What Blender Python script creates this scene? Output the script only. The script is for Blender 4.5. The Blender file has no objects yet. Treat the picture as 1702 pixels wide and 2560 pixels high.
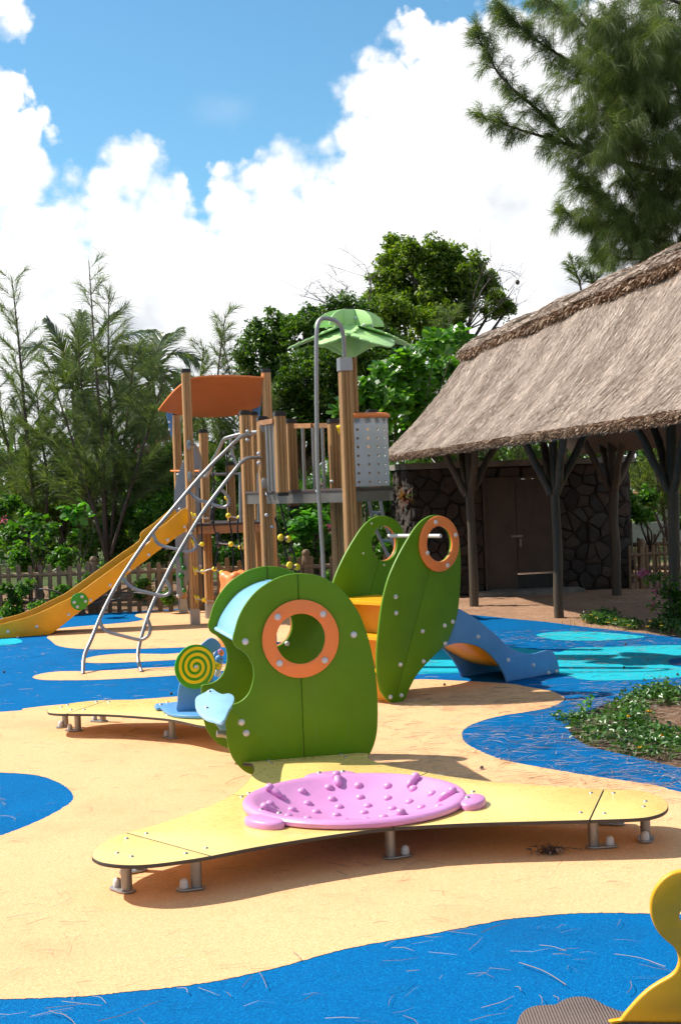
import bpy, math, random
import numpy as np
from mathutils import Vector, Matrix
from mathutils.geometry import tessellate_polygon

# ------------------------------------------------------------------ camera
SC = bpy.context.scene
COL = SC.collection
FPX, CXP, CYP = 3500.0, 851.0, 1280.0
PITCH = math.atan(58 / FPX)
ROLL = math.radians(2.05)
EYE = Vector((0.0, 0.0, 1.65))
FWD = Vector((0, math.cos(PITCH), -math.sin(PITCH)))
_r0 = Vector((1, 0, 0)); _u0 = Vector((0, math.sin(PITCH), math.cos(PITCH)))
UPV = _u0 * math.cos(ROLL) + _r0 * math.sin(ROLL)
RGT = _r0 * math.cos(ROLL) - _u0 * math.sin(ROLL)
cam_d = bpy.data.cameras.new('camera')
cam = bpy.data.objects.new('camera', cam_d)
COL.objects.link(cam)
cam_d.sensor_fit = 'VERTICAL'
cam_d.sensor_height = 36.0
cam_d.lens = FPX / 2560.0 * 36.0
cam_d.clip_start = 0.05
cam_d.clip_end = 2000
M3 = Matrix((RGT, UPV, -FWD)).transposed()
cam.matrix_world = Matrix.Translation(EYE) @ M3.to_4x4()
SC.camera = cam

# ------------------------------------------------------------------ sun
SUNV = Vector((-0.86, 0.27, 1.0)).normalized()          # towards the sun
SUN_EL = math.asin(SUNV.z)
SUN_AZ = math.atan2(SUNV.x, SUNV.y)
sun_d = bpy.data.lights.new('sun', 'SUN')
sun_d.energy = 5.0
sun_d.angle = math.radians(0.53)
sun_d.color = (1.0, 0.94, 0.85)
sun = bpy.data.objects.new('sun', sun_d)
COL.objects.link(sun)
sun.rotation_euler = (-SUNV).to_track_quat('-Z', 'Y').to_euler()
sun.location = (-20, 10, 30)

# ------------------------------------------------------------------ exposure
SC.view_settings.view_transform = 'Standard'
SC.view_settings.look = 'None'
SC.view_settings.exposure = 0.57
SC.view_settings.gamma = 1.0
SC.view_settings.use_curve_mapping = False
SC.cycles.max_bounces = 5; SC.cycles.diffuse_bounces = 3; SC.cycles.glossy_bounces = 2; SC.cycles.transmission_bounces = 2; SC.cycles.use_adaptive_sampling = True; SC.cycles.adaptive_threshold = .03; SC.cycles.caustics_reflective = False; SC.cycles.caustics_refractive = False

# ------------------------------------------------------------------ world: sky and cumulus
W = bpy.data.worlds.new('World'); SC.world = W; W.use_nodes = True
wn, wl = W.node_tree.nodes, W.node_tree.links
wn.clear()
def wnode(t, **kw):
    n = wn.new(t)
    for k, v in kw.items(): setattr(n, k, v)
    return n
def wmath(op, a, b=None, c=None):
    n = wnode('ShaderNodeMath', operation=op)
    for i, x in enumerate((a, b, c)):
        if x is None: continue
        if isinstance(x, (int, float)): n.inputs[i].default_value = x
        else: wl.new(x, n.inputs[i])
    return n.outputs[0]
def wvec(op, a, b):
    n = wnode('ShaderNodeVectorMath', operation=op)
    for i, x in enumerate((a, b)):
        if isinstance(x, tuple): n.inputs[i].default_value = x
        elif isinstance(x, float): n.inputs['Scale'].default_value = x
        else: wl.new(x, n.inputs[i])
    return n
def wnoise(v, scale, detail=4, rough=.55):
    n = wnode('ShaderNodeTexNoise'); n.noise_dimensions = '2D'
    wl.new(v, n.inputs['Vector']); n.inputs['Scale'].default_value = scale
    n.inputs['Detail'].default_value = detail; n.inputs['Roughness'].default_value = rough
    return n
def wvor(v, scale):
    n = wnode('ShaderNodeTexVoronoi', feature='F1', voronoi_dimensions='2D'); wl.new(v, n.inputs['Vector'])
    n.inputs['Scale'].default_value = scale
    return n.outputs['Distance']
sky = wnode('ShaderNodeTexSky', sky_type='NISHITA')
sky.sun_disc = False
sky.sun_elevation = SUN_EL
sky.sun_rotation = SUN_AZ
sky.altitude = 20; sky.air_density = 1.0; sky.dust_density = 0.4; sky.ozone_density = 2.0
tc = wnode('ShaderNodeTexCoord')
sx = wnode('ShaderNodeSeparateXYZ'); wl.new(tc.outputs['Generated'], sx.inputs[0])
AZ = wmath('ARCTAN2', sx.outputs[0], sx.outputs[1])
EL = wmath('ARCSINE', sx.outputs[2])
cv = wnode('ShaderNodeCombineXYZ'); wl.new(AZ, cv.inputs[0]); wl.new(EL, cv.inputs[1])
V0 = cv.outputs[0]
def warp(v, scale, amp, detail=2):
    n = wnoise(v, scale, detail)
    d = wvec('SUBTRACT', n.outputs['Color'], (.5, .5, .5)).outputs[0]
    s = wvec('SCALE', d, float(amp)).outputs[0]
    return wvec('ADD', v, s).outputs[0]
V1 = warp(warp(V0, 22, .016), 60, .010)
def pix_dir(px, py):
    d = FWD * FPX + RGT * (px - CXP) - UPV * (py - CYP)
    d.normalize()
    return math.atan2(d.x, d.y), math.asin(d.z)
# cumulus heads in the sky direction (as seen in a 1568 px wide copy of the photo)
heads = [(1045, 95, 52), (965, 118, 62), (905, 165, 45), (1180, 180, 140), (865, 215, 50), (1000, 270, 160), (840, 320, 55),
         (860, 420, 90), (960, 440, 150), (1200, 420, 240), (1350, 250, 200), (1500, 200, 230), (1450, 480, 230),
         (595, 425, 52), (660, 430, 58), (730, 440, 55), (530, 480, 60), (640, 520, 110), (780, 560, 130),
         (300, 395, 50), (345, 400, 30), (262, 440, 40), (260, 530, 90), (340, 500, 70), (410, 580, 100), (120, 590, 105), (30, 640, 130),
         (5, 240, 48), (60, 262, 36), (30, 335, 70), (78, 378, 34), (5, 420, 80), (60, 460, 40), (15, 10, 50), (-90, 330, 130), (-80, 20, 80), (560, 580, 110), (480, 590, 90), (850, 520, 120),
         (1480, 20, 90), (420, 437, 20), (175, 478, 28)]
fld = None
for hx, hy, hr in heads:
    a, e = pix_dir(hx * 1.0855, hy * 1.0855)
    r = hr * 1.0855 / FPX
    dist = wvec('DISTANCE', V1, (a, e, 0.0)).outputs['Value']
    g = wmath('MULTIPLY_ADD', dist, -1.0 / .06, r / .06)
    fld = g if fld is None else wmath('SMOOTH_MAX', fld, g, 0.22)
# the low bank that closes the horizon all round
bank = wmath('MULTIPLY_ADD', EL, -1.0 / .05, .178 / .05)
fld = wmath('SMOOTH_MAX', fld, bank, 0.25)
# loose fair-weather cumulus in the rest of the sky
gen = wnoise(V0, 2.6, 3, .5).outputs['Fac']
gen = wmath('MULTIPLY_ADD', gen, 9.0, -4.9)
far_az = wmath('SUBTRACT', wmath('ABSOLUTE', AZ), .30)
far_el = wmath('SUBTRACT', EL, .44)
away = wmath('MULTIPLY', wmath('MAXIMUM', far_az, far_el), 14.0)
gen = wmath('MINIMUM', gen, away)
fld = wmath('MAXIMUM', fld, gen)
puff = wmath('MULTIPLY_ADD', wvor(V0, 34), -.38, .20)
puff2 = wmath('MULTIPLY_ADD', wvor(V0, 90), -.18, .10)
fine = wmath('MULTIPLY_ADD', wnoise(V0, 120, 3, .6).outputs['Fac'], .20, -.10)
fld = wmath('ADD', fld, wmath('ADD', puff, wmath('ADD', puff2, fine)))
soft = wmath('MULTIPLY_ADD', wnoise(V0, 9, 2).outputs['Fac'], .9, -.25)
soft = wmath('MAXIMUM', soft, .07)
mr = wnode('ShaderNodeMapRange', interpolation_type='SMOOTHSTEP')
wl.new(fld, mr.inputs['Value']); wl.new(wmath('MULTIPLY', soft, -.6), mr.inputs['From Min']); wl.new(soft, mr.inputs['From Max'])
mask = mr.outputs[0]
# a faint wisp
wa, we = pix_dir(515 * 1.0855, 250 * 1.0855)
wd = wvec('DISTANCE', wvec('MULTIPLY', V1, (.6, 1., 1.)).outputs[0], (wa * .6, we, 0.)).outputs['Value']
wsp = wnode('ShaderNodeMapRange', interpolation_type='SMOOTHSTEP'); wl.new(wd, wsp.inputs[0])
wsp.inputs['From Min'].default_value = .018; wsp.inputs['From Max'].default_value = 0.0; wsp.inputs['To Max'].default_value = .10
mask = wmath('MAXIMUM', mask, wsp.outputs[0])
# cloud body: bright tops, bluish grey hollows
hol = wnoise(V1, 11, 4, .55).outputs['Fac']
hm = wnode('ShaderNodeMapRange', interpolation_type='SMOOTHSTEP'); wl.new(hol, hm.inputs[0])
hm.inputs['From Min'].default_value = .46; hm.inputs['From Max'].default_value = .74
deep = wnode('ShaderNodeMapRange', interpolation_type='SMOOTHSTEP'); wl.new(fld, deep.inputs[0])
deep.inputs['From Min'].default_value = .25; deep.inputs['From Max'].default_value = 1.4
hm_f = wmath('MULTIPLY', hm.outputs[0], deep.outputs[0])
cc = wnode('ShaderNodeMix', data_type='RGBA'); wl.new(hm_f, cc.inputs['Factor'])
cc.inputs['A'].default_value = (9.2, 9.25, 9.4, 1); cc.inputs['B'].default_value = (5.6, 6.0, 6.5, 1)
skyb = wnode('ShaderNodeMix', data_type='RGBA', blend_type='MULTIPLY'); skyb.inputs['Factor'].default_value = 1.0
wl.new(sky.outputs[0], skyb.inputs['A']); skyb.inputs['B'].default_value = (.79, 1.23, 1.30, 1)
mx = wnode('ShaderNodeMix', data_type='RGBA'); wl.new(mask, mx.inputs['Factor'])
wl.new(skyb.outputs['Result'], mx.inputs['A']); wl.new(cc.outputs['Result'], mx.inputs['B'])
bg = wnode('ShaderNodeBackground'); wl.new(mx.outputs['Result'], bg.inputs['Color']); bg.inputs['Strength'].default_value = 0.085
wo = wnode('ShaderNodeOutputWorld'); wl.new(bg.outputs[0], wo.inputs['Surface'])
W.cycles.sampling_method = 'MANUAL'; W.cycles.sample_map_resolution = 1024

# ------------------------------------------------------------------ measuring helpers (photo pixel -> place in the world)
def ray(px, py):
    return FWD * FPX + RGT * (px - CXP) - UPV * (py - CYP)
def ground(px, py, z=0.0):
    d = ray(px, py); t = (z - EYE.z) / d.z
    return EYE + d * t
def depth(px, py, Y):
    d = ray(px, py)
    return EYE + d * (Y / d.y)
def crop(x0, y0, k):
    return lambda x, y: (x0 + x * k, y0 + y * k)
cA, cB, cC = crop(380, 880, .2551), crop(680, 760, .2551), crop(380, 1220, .2551)
cD, cE, cF = crop(0, 1180, .2679), crop(440, 1400, .3316), crop(200, 1880, .4464)
cG, cH, cK = crop(900, 1880, .5115), crop(820, 1260, .3827), crop(380, 1030, .1786)
cR, cL, cM = crop(1100, 1400, .3839), crop(100, 1540, .3316), crop(600, 1900, .4082)
cN, cQ, cS = crop(560, 1180, .2679), crop(700, 1100, .2551), crop(1400, 1080, .2204)
cT, cU, cV = crop(1380, 1700, .2054), crop(1250, 2080, .2883), crop(1150, 0, .352)
cW, cX = crop(0, 650, .3189), crop(0, 0, 1.0855)
def pts(c, *xy): return [c(*p) for p in xy]

# ------------------------------------------------------------------ scene helpers
WM = {}
def _link(o, parent, mw):
    COL.objects.link(o)
    if parent is not None:
        o.parent = parent
        o.matrix_parent_inverse = WM[parent.name].inverted()
    o.matrix_basis = mw
    WM[o.name] = mw
    return o
def thing(name, label, cat, loc, group=None):
    o = bpy.data.objects.new(name, None); o.empty_display_size = .2
    _link(o, None, Matrix.Translation(Vector(loc)))
    return tag(o, label, cat, group)
def tag(o, label=None, cat=None, group=None, kind=None):
    if label: o['label'] = label
    if cat: o['category'] = cat
    if group: o['group'] = group
    if kind: o['kind'] = kind
    return o
def mesh_obj(name, me, parent=None, mw=None):
    o = bpy.data.objects.new(name, me)
    return _link(o, parent, mw or Matrix.Identity(4))

class MB:
    def __init__(s): s.v = []; s.f = []; s.m = []
    def add(s, verts, faces, mi=0):
        b = len(s.v); s.v += [tuple(v) for v in verts]
        s.f += [tuple(b + i for i in f) for f in faces]; s.m += [mi] * len(faces)
        return s
    def box(s, c, size, rot=None, mi=0):
        c = Vector(c); h = Vector(size) * .5
        vs = []
        for x in (-1, 1):
            for y in (-1, 1):
                for z in (-1, 1):
                    p = Vector((x * h.x, y * h.y, z * h.z))
                    if rot is not None: p = rot @ p
                    vs.append(c + p)
        return s.add(vs, [(0, 1, 3, 2), (4, 6, 7, 5), (0, 4, 5, 1), (2, 3, 7, 6), (0, 2, 6, 4), (1, 5, 7, 3)], mi)
    def tube(s, path, r, n=10, caps=True, mi=0, radii=None):
        path = [Vector(p) for p in path]; m = len(path)
        t = (path[1] - path[0]).normalized()
        a = t.orthogonal().normalized(); vs = []
        for i, p in enumerate(path):
            if i == 0: tt = (path[1] - p)
            elif i == m - 1: tt = (p - path[i - 1])
            else: tt = (path[i + 1] - path[i - 1])
            tt.normalize()
            a = (a - tt * a.dot(tt))
            if a.length < 1e-6: a = tt.orthogonal()
            a.normalize(); b = tt.cross(a)
            rr = radii[i] if radii else r
            for k in range(n):
                an = 2 * math.pi * k / n
                vs.append(p + a * (rr * math.cos(an)) + b * (rr * math.sin(an)))
        fs = []
        for i in range(m - 1):
            for k in range(n):
                fs.append((i * n + k, i * n + (k + 1) % n, (i + 1) * n + (k + 1) % n, (i + 1) * n + k))
        if caps:
            fs.append(tuple(range(n - 1, -1, -1))); fs.append(tuple((m - 1) * n + k for k in range(n)))
        return s.add(vs, fs, mi)
    def lathe(s, prof, n=32, c=(0, 0, 0), rot=None, mi=0):
        c = Vector(c); vs = []
        for r, z in prof:
            for k in range(n):
                an = 2 * math.pi * k / n
                p = Vector((r * math.cos(an), r * math.sin(an), z))
                if rot is not None: p = rot @ p
                vs.append(c + p)
        fs = []
        for i in range(len(prof) - 1):
            for k in range(n):
                fs.append((i * n + k, i * n + (k + 1) % n, (i + 1) * n + (k + 1) % n, (i + 1) * n + k))
        if prof[0][0] > 1e-5: fs.append(tuple(range(n - 1, -1, -1)))
        if prof[-1][0] > 1e-5: fs.append(tuple((len(prof) - 1) * n + k for k in range(n)))
        return s.add(vs, fs, mi)
    def ball(s, c, r, n=12, m=7, sc=(1, 1, 1), rot=None, mi=0):
        c = Vector(c)
        prof = [(max(1e-6, math.sin(math.pi * i / m)), -math.cos(math.pi * i / m)) for i in range(m + 1)]
        vs = []
        for rr, z in prof:
            for k in range(n):
                an = 2 * math.pi * k / n
                p = Vector((r * sc[0] * rr * math.cos(an), r * sc[1] * rr * math.sin(an), r * sc[2] * z))
                if rot is not None: p = rot @ p
                vs.append(c + p)
        fs = [(i * n + k, i * n + (k + 1) % n, (i + 1) * n + (k + 1) % n, (i + 1) * n + k) for i in range(m) for k in range(n)]
        return s.add(vs, fs, mi)
    def mesh(s, name, mats, sharp=40):
        me = bpy.data.meshes.new(name); me.from_pydata(s.v, [], s.f)
        for m in (mats if isinstance(mats, (list, tuple)) else [mats]): me.materials.append(m)
        if any(s.m): me.polygons.foreach_set('material_index', s.m)
        me.polygons.foreach_set('use_smooth', [True] * len(s.f))
        if sharp: me.set_sharp_from_angle(angle=math.radians(sharp))
        me.update()
        return me
    def build(s, name, mats, parent=None, sharp=40, mw=None):
        return mesh_obj(name, s.mesh(name, mats, sharp), parent, mw)

def catmull(p, n=4, closed=True):
    p = [Vector(q) for q in p]; m = len(p); out = []
    rng = range(m) if closed else range(m - 1)
    for i in rng:
        if closed: p0, p1, p2, p3 = p[i - 1], p[i], p[(i + 1) % m], p[(i + 2) % m]
        else: p0, p1, p2, p3 = p[max(i - 1, 0)], p[i], p[i + 1], p[min(i + 2, m - 1)]
        for k in range(n):
            t = k / n
            out.append(.5 * ((2 * p1) + (p2 - p0) * t + (2 * p0 - 5 * p1 + 4 * p2 - p3) * t * t + (3 * p1 - p0 - 3 * p2 + p3) * t ** 3))
    if not closed: out.append(p[-1])
    return out
def area2(p): return .5 * sum(p[i - 1][0] * p[i][1] - p[i][0] * p[i - 1][1] for i in range(len(p)))
def ccw(p): return p if area2(p) > 0 else list(reversed(p))
def inset(p, d):
    n = len(p); out = []
    for i in range(n):
        a, b, c = Vector(p[i - 1]), Vector(p[i]), Vector(p[(i + 1) % n])
        e1 = (b - a); e2 = (c - b)
        if e1.length < 1e-9: e1 = e2
        if e2.length < 1e-9: e2 = e1
        e1 = e1.normalized(); e2 = e2.normalized()
        n1 = Vector((-e1.y, e1.x)); n2 = Vector((-e2.y, e2.x))
        m = n1 + n2
        if m.length < 1e-4: m = n1
        m.normalize(); k = max(.5, m.dot(n1))
        out.append(b + m * (d / k))
    return out
class Frame:
    """a flat board's own axes: du, dv across it, n towards the viewer"""
    def __init__(s, o, du, dv, n): s.o, s.du, s.dv, s.n = Vector(o), Vector(du), Vector(dv), Vector(n)
    def p(s, u, v, w=0.0): return s.o + s.du * u + s.dv * v + s.n * w
    def px(s, x, y, w=0.0):
        d = ray(x, y); o = s.o + s.n * w
        t = (o - EYE).dot(s.n) / d.dot(s.n); q = EYE + d * t - o
        return Vector((q.dot(s.du), q.dot(s.dv)))
    def shift(s, w): return Frame(s.o + s.n * w, s.du, s.dv, s.n)
    def rot(s): return Matrix((s.du, s.dv, s.n)).transposed()
def upright(x, y, ang):
    c, q = math.cos(ang), math.sin(ang)
    return Frame((x, y, 0), (c, q, 0), (0, 0, 1), (q, -c, 0))
def flat(z): return Frame((0, 0, z), (1, 0, 0), (0, 1, 0), (0, 0, 1))
def board(fr, outer, holes=(), t=.019, bev=.003, mb=None, edge=0, face=0):
    """a solid board: outer/holes in (u,v); its front at w=0, back at w=-t, rounded arrises"""
    mb = mb or MB()
    outer = ccw([Vector(p) for p in outer]); loops = [outer] + [list(reversed(ccw([Vector(p) for p in h]))) for h in holes]
    rings = []
    for lp in loops:
        ins = inset(lp, bev)
        mid = inset(lp, bev * .3)
        rings.append([[fr.p(q.x, q.y, 0) for q in ins], [fr.p(q.x, q.y, -bev * .3) for q in mid], [fr.p(q.x, q.y, -bev) for q in lp],
                      [fr.p(q.x, q.y, -t + bev) for q in lp], [fr.p(q.x, q.y, -t + bev * .3) for q in mid], [fr.p(q.x, q.y, -t) for q in ins]])
    b = len(mb.v); idx = []
    for rg in rings:
        st = []
        for r in rg:
            st.append(len(mb.v)); mb.v += [tuple(p) for p in r]
        idx.append((st, len(rg[0])))
    for st, n in idx:
        for a, c in zip(st[:-1], st[1:]):
            for i in range(n):
                mb.f.append((a + i, c + i, c + (i + 1) % n, a + (i + 1) % n)); mb.m.append(edge)
    tri = tessellate_polygon([[Vector((q.x, q.y, 0)) for q in inset(lp, bev)] for lp in loops])
    fi, bi = [], []
    for st, n in idx:
        fi += list(range(st[0], st[0] + n)); bi += list(range(st[-1], st[-1] + n))
    for t3 in tri:
        a, c, d = (fi[k] for k in t3)
        pa, pc, pd = Vector(mb.v[a]), Vector(mb.v[c]), Vector(mb.v[d])
        if (pc - pa).cross(pd - pa).dot(fr.n) < 0: t3 = (t3[0], t3[2], t3[1])
        mb.f.append(tuple(fi[k] for k in t3)); mb.m.append(face)
        mb.f.append(tuple(bi[k] for k in reversed(t3))); mb.m.append(face)
    return mb
def circle(c, r, n=48, r2=None): return [Vector((c[0] + r * math.cos(2 * math.pi * i / n), c[1] + (r2 or r) * math.sin(2 * math.pi * i / n))) for i in range(n)]
def half(outer, a, b, side, gap=.002, cut=None):
    """the part of an outline on one side of the seam a-b, with a round cut-out that the seam crosses"""
    a, b = Vector(a), Vector(b); e = (b - a).normalized(); n = Vector((-e.y, e.x)) * side
    f = lambda p: (p - a).dot(n) - gap
    def clip(poly):
        out = []
        for i in range(len(poly)):
            p, q = poly[i - 1], poly[i]; fp, fq = f(p), f(q)
            if (fp >= 0) != (fq >= 0): out.append((p.lerp(q, fp / (fp - fq)), True))
            if fq >= 0: out.append((q, False))
        return out
    po = clip([Vector(p) for p in ccw(outer)])
    res = []
    for i, (p, on) in enumerate(po):
        res.append(p)
        q, on2 = po[(i + 1) % len(po)]
        if on and on2 and cut:
            c, r = cut; cir = [p2 for p2 in circle(c, r, 64) if f(p2) > 0]
            k = max(range(len(cir)), key=lambda j: (cir[j] - cir[j - 1]).length)
            arc = cir[k:] + cir[:k]
            dist = f(Vector(c)); hh = math.sqrt(max(0, r * r - dist * dist)); foot = Vector(c) - n * dist
            ends = [foot + e * hh, foot - e * hh]
            if (arc[0] - ends[0]).length > (arc[0] - ends[1]).length: ends.reverse()
            arc = [ends[0]] + arc + [ends[1]]
            if (arc[0] - p).length > (arc[-1] - p).length: arc.reverse()
            res += arc
    return res

# ------------------------------------------------------------------ materials
def nmat(name):
    m = bpy.data.materials.new(name); m.use_nodes = True
    nt = m.node_tree; b = nt.nodes['Principled BSDF']
    return m, nt, b
def N(nt, t, **kw):
    n = nt.nodes.new(t)
    for k, v in kw.items():
        if k in n.inputs: n.inputs[k].default_value = v
        else: setattr(n, k, v)
    return n
def noise(nt, scale, detail=4, rough=.55, vec=None, stretch=None):
    n = N(nt, 'ShaderNodeTexNoise'); n.inputs['Scale'].default_value = scale
    n.inputs['Detail'].default_value = detail; n.inputs['Roughness'].default_value = rough
    tcn = N(nt, 'ShaderNodeTexCoord'); src = vec or tcn.outputs['Object']
    if stretch:
        mp = N(nt, 'ShaderNodeMapping'); mp.inputs['Scale'].default_value = stretch
        nt.links.new(src, mp.inputs['Vector']); src = mp.outputs[0]
    nt.links.new(src, n.inputs['Vector'])
    return n
def ramp(nt, src, stops):
    r = N(nt, 'ShaderNodeValToRGB'); e = r.color_ramp.elements
    while len(e) < len(stops): e.new(.5)
    for el, (p, c) in zip(e, stops): el.position = p; el.color = (*c, 1) if len(c) == 3 else c
    nt.links.new(src, r.inputs[0]); return r.outputs[0]
def mixc(nt, fac, a, b, mode='MIX'):
    m = N(nt, 'ShaderNodeMix', data_type='RGBA', blend_type=mode)
    for k, v in (('Factor', fac), ('A', a), ('B', b)):
        if isinstance(v, (int, float)): m.inputs[k].default_value = v
        elif isinstance(v, tuple): m.inputs[k].default_value = (*v, 1)
        else: nt.links.new(v, m.inputs[k])
    return m.outputs['Result']
def bump(nt, b, h, strength, dist):
    bp = N(nt, 'ShaderNodeBump'); bp.inputs['Strength'].default_value = strength; bp.inputs['Distance'].default_value = dist
    nt.links.new(h, bp.inputs['Height']); nt.links.new(bp.outputs[0], b.inputs['Normal']); return bp
def plastic(name, col, rough=.38, var=.13, grain=.15, spec=.45, dirt=.0):
    m, nt, b = nmat(name)
    n1 = noise(nt, 3.0, 5); n2 = noise(nt, 900, 2)
    c = mixc(nt, ramp(nt, n1.outputs['Fac'], [(.3, (0, 0, 0)), (.75, (1, 1, 1))]), tuple(x * (1 - var) for x in col), tuple(min(1, x * (1 + var)) for x in col))
    n3 = noise(nt, 26, 6, .7)
    sp = ramp(nt, n3.outputs['Fac'], [(.62, (0, 0, 0)), (.74, (1, 1, 1))])
    c = mixc(nt, N_mul(nt, sp, .17 + dirt), c, tuple(.55 * x + .06 for x in col))
    n5 = noise(nt, 1, 3, .6, None, (45, 45, 3.0)); n6 = noise(nt, 2.2, 4)
    sk = N(nt, 'ShaderNodeMath', operation='MULTIPLY'); nt.links.new(ramp(nt, n5.outputs['Fac'], [(.5, (0, 0, 0)), (.8, (1, 1, 1))]), sk.inputs[0]); nt.links.new(ramp(nt, n6.outputs['Fac'], [(.45, (0, 0, 0)), (.7, (1, 1, 1))]), sk.inputs[1])
    c = mixc(nt, N_mul(nt, sk.outputs[0], .34), c, tuple(.72 * x + .08 for x in col))
    nt.links.new(c, b.inputs['Base Color'])
    nt.links.new(ramp(nt, n3.outputs['Fac'], [(.2, (rough - .06,) * 3), (.9, (rough + .14,) * 3)]), b.inputs['Roughness'])
    b.inputs['Specular IOR Level'].default_value = spec
    bump(nt, b, n2.outputs['Fac'], grain, .0006)
    return m
def N_mul(nt, a, k):
    n = N(nt, 'ShaderNodeMath', operation='MULTIPLY'); nt.links.new(a, n.inputs[0]); n.inputs[1].default_value = k; return n.outputs[0]
def metal(name, col=(.62, .61, .60), rough=.32):
    m, nt, b = nmat(name)
    n = noise(nt, 7, 5); b.inputs['Metallic'].default_value = 1.0
    nt.links.new(mixc(nt, n.outputs['Fac'], tuple(x * .8 for x in col), col), b.inputs['Base Color'])
    n2 = noise(nt, 240, 3, .6, None, (1, 1, .06))
    nt.links.new(ramp(nt, n.outputs['Fac'], [(.3, (rough - .06,) * 3), (.8, (rough + .12,) * 3)]), b.inputs['Roughness'])
    return m
def timber(name, c1, c2, c3, scale=1.0, axis=2, rough=.6):
    m, nt, b = nmat(name)
    st = [22 * scale] * 3; st[axis] = .9 * scale
    n = noise(nt, 1, 6, .6, None, tuple(st)); st2 = [150 * scale] * 3; st2[axis] = 4 * scale
    n2 = noise(nt, 1, 4, .6, None, tuple(st2)); n3 = noise(nt, 1.6, 3)
    c = ramp(nt, n.outputs['Fac'], [(.28, c1), (.5, c2), (.72, c3)])
    c = mixc(nt, ramp(nt, n2.outputs['Fac'], [(.33, (.28, .28, .28)), (.5, (0, 0, 0))]), c, tuple(x * .7 for x in c1))
    oi = N(nt, 'ShaderNodeObjectInfo')
    hv = N(nt, 'ShaderNodeHueSaturation'); nt.links.new(c, hv.inputs['Color'])
    mr_ = N(nt, 'ShaderNodeMapRange'); mr_.inputs['To Min'].default_value = .74; mr_.inputs['To Max'].default_value = 1.22
    nt.links.new(oi.outputs['Random'], mr_.inputs[0]); nt.links.new(mr_.outputs[0], hv.inputs['Value'])
    nt.links.new(mixc(nt, N_mul(nt, n3.outputs['Fac'], .35), hv.outputs[0], tuple(x * .7 for x in c2)), b.inputs['Base Color'])
    b.inputs['Roughness'].default_value = rough
    bump(nt, b, n2.outputs['Fac'], .35, .002)
    return m
def leafmat(name, cols, trans=.35, rough=.42, spec=.45, tcol=None):
    m, nt, b = nmat(name)
    g = N(nt, 'ShaderNodeNewGeometry')
    c = ramp(nt, g.outputs['Random Per Island'], [(i / max(1, len(cols) - 1), x) for i, x in enumerate(cols)])
    n = noise(nt, 1.3, 3)
    c = mixc(nt, ramp(nt, n.outputs['Fac'], [(.35, (0, 0, 0)), (.7, (.5, .5, .5))]), c, tuple(x * .62 for x in cols[0]))
    nt.links.new(c, b.inputs['Base Color']); b.inputs['Roughness'].default_value = rough
    b.inputs['Specular IOR Level'].default_value = spec
    tr = N(nt, 'ShaderNodeBsdfTranslucent')
    tc_ = mixc(nt, 1.0, c, tcol or (1.5, 1.7, .5), 'MULTIPLY')
    nt.links.new(tc_, tr.inputs['Color'])
    ms = N(nt, 'ShaderNodeMixShader'); ms.inputs[0].default_value = trans
    nt.links.new(b.outputs[0], ms.inputs[1]); nt.links.new(tr.outputs[0], ms.inputs[2])
    nt.links.new(ms.outputs[0], nt.nodes['Material Output'].inputs['Surface'])
    return m
def rubber(name, col, dark, light, gs=260):
    m, nt, b = nmat(name)
    v = N(nt, 'ShaderNodeTexVoronoi'); v.inputs['Scale'].default_value = gs
    tcn = N(nt, 'ShaderNodeTexCoord'); nt.links.new(tcn.outputs['Object'], v.inputs['Vector'])
    sepc = N(nt, 'ShaderNodeSeparateColor'); nt.links.new(v.outputs['Color'], sepc.inputs[0])
    c = ramp(nt, sepc.outputs[0], [(0, dark), (.22, col), (.8, col), (1, light)])
    n = noise(nt, 1.1, 6, .6); n2 = noise(nt, 9, 5, .65); n4 = noise(nt, 60, 4, .7)
    c = mixc(nt, ramp(nt, n.outputs['Fac'], [(.35, (.0, .0, .0)), (.75, (.35, .35, .35))]), c, tuple(.82 * x for x in col))
    c = mixc(nt, ramp(nt, n2.outputs['Fac'], [(.55, (0, 0, 0)), (.8, (.35, .35, .35))]), c, tuple(.78 * x + .012 for x in col))
    n7 = noise(nt, .55, 8, .68)
    c = mixc(nt, ramp(nt, n7.outputs['Fac'], [(.52, (0, 0, 0)), (.66, (.42, .42, .42))]), c, tuple(.62 * x + .008 for x in col))
    c = mixc(nt, ramp(nt, n4.outputs['Fac'], [(.66, (0, 0, 0)), (.8, (.4, .4, .4))]), c, light)
    nt.links.new(c, b.inputs['Base Color']); b.inputs['Roughness'].default_value = .85
    b.inputs['Specular IOR Level'].default_value = .05
    ad = N(nt, 'ShaderNodeMath', operation='ADD'); nt.links.new(v.outputs['Distance'], ad.inputs[0]); nt.links.new(n4.outputs['Fac'], ad.inputs[1])
    bump(nt, b, ad.outputs[0], .55, .003)
    return m
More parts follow.
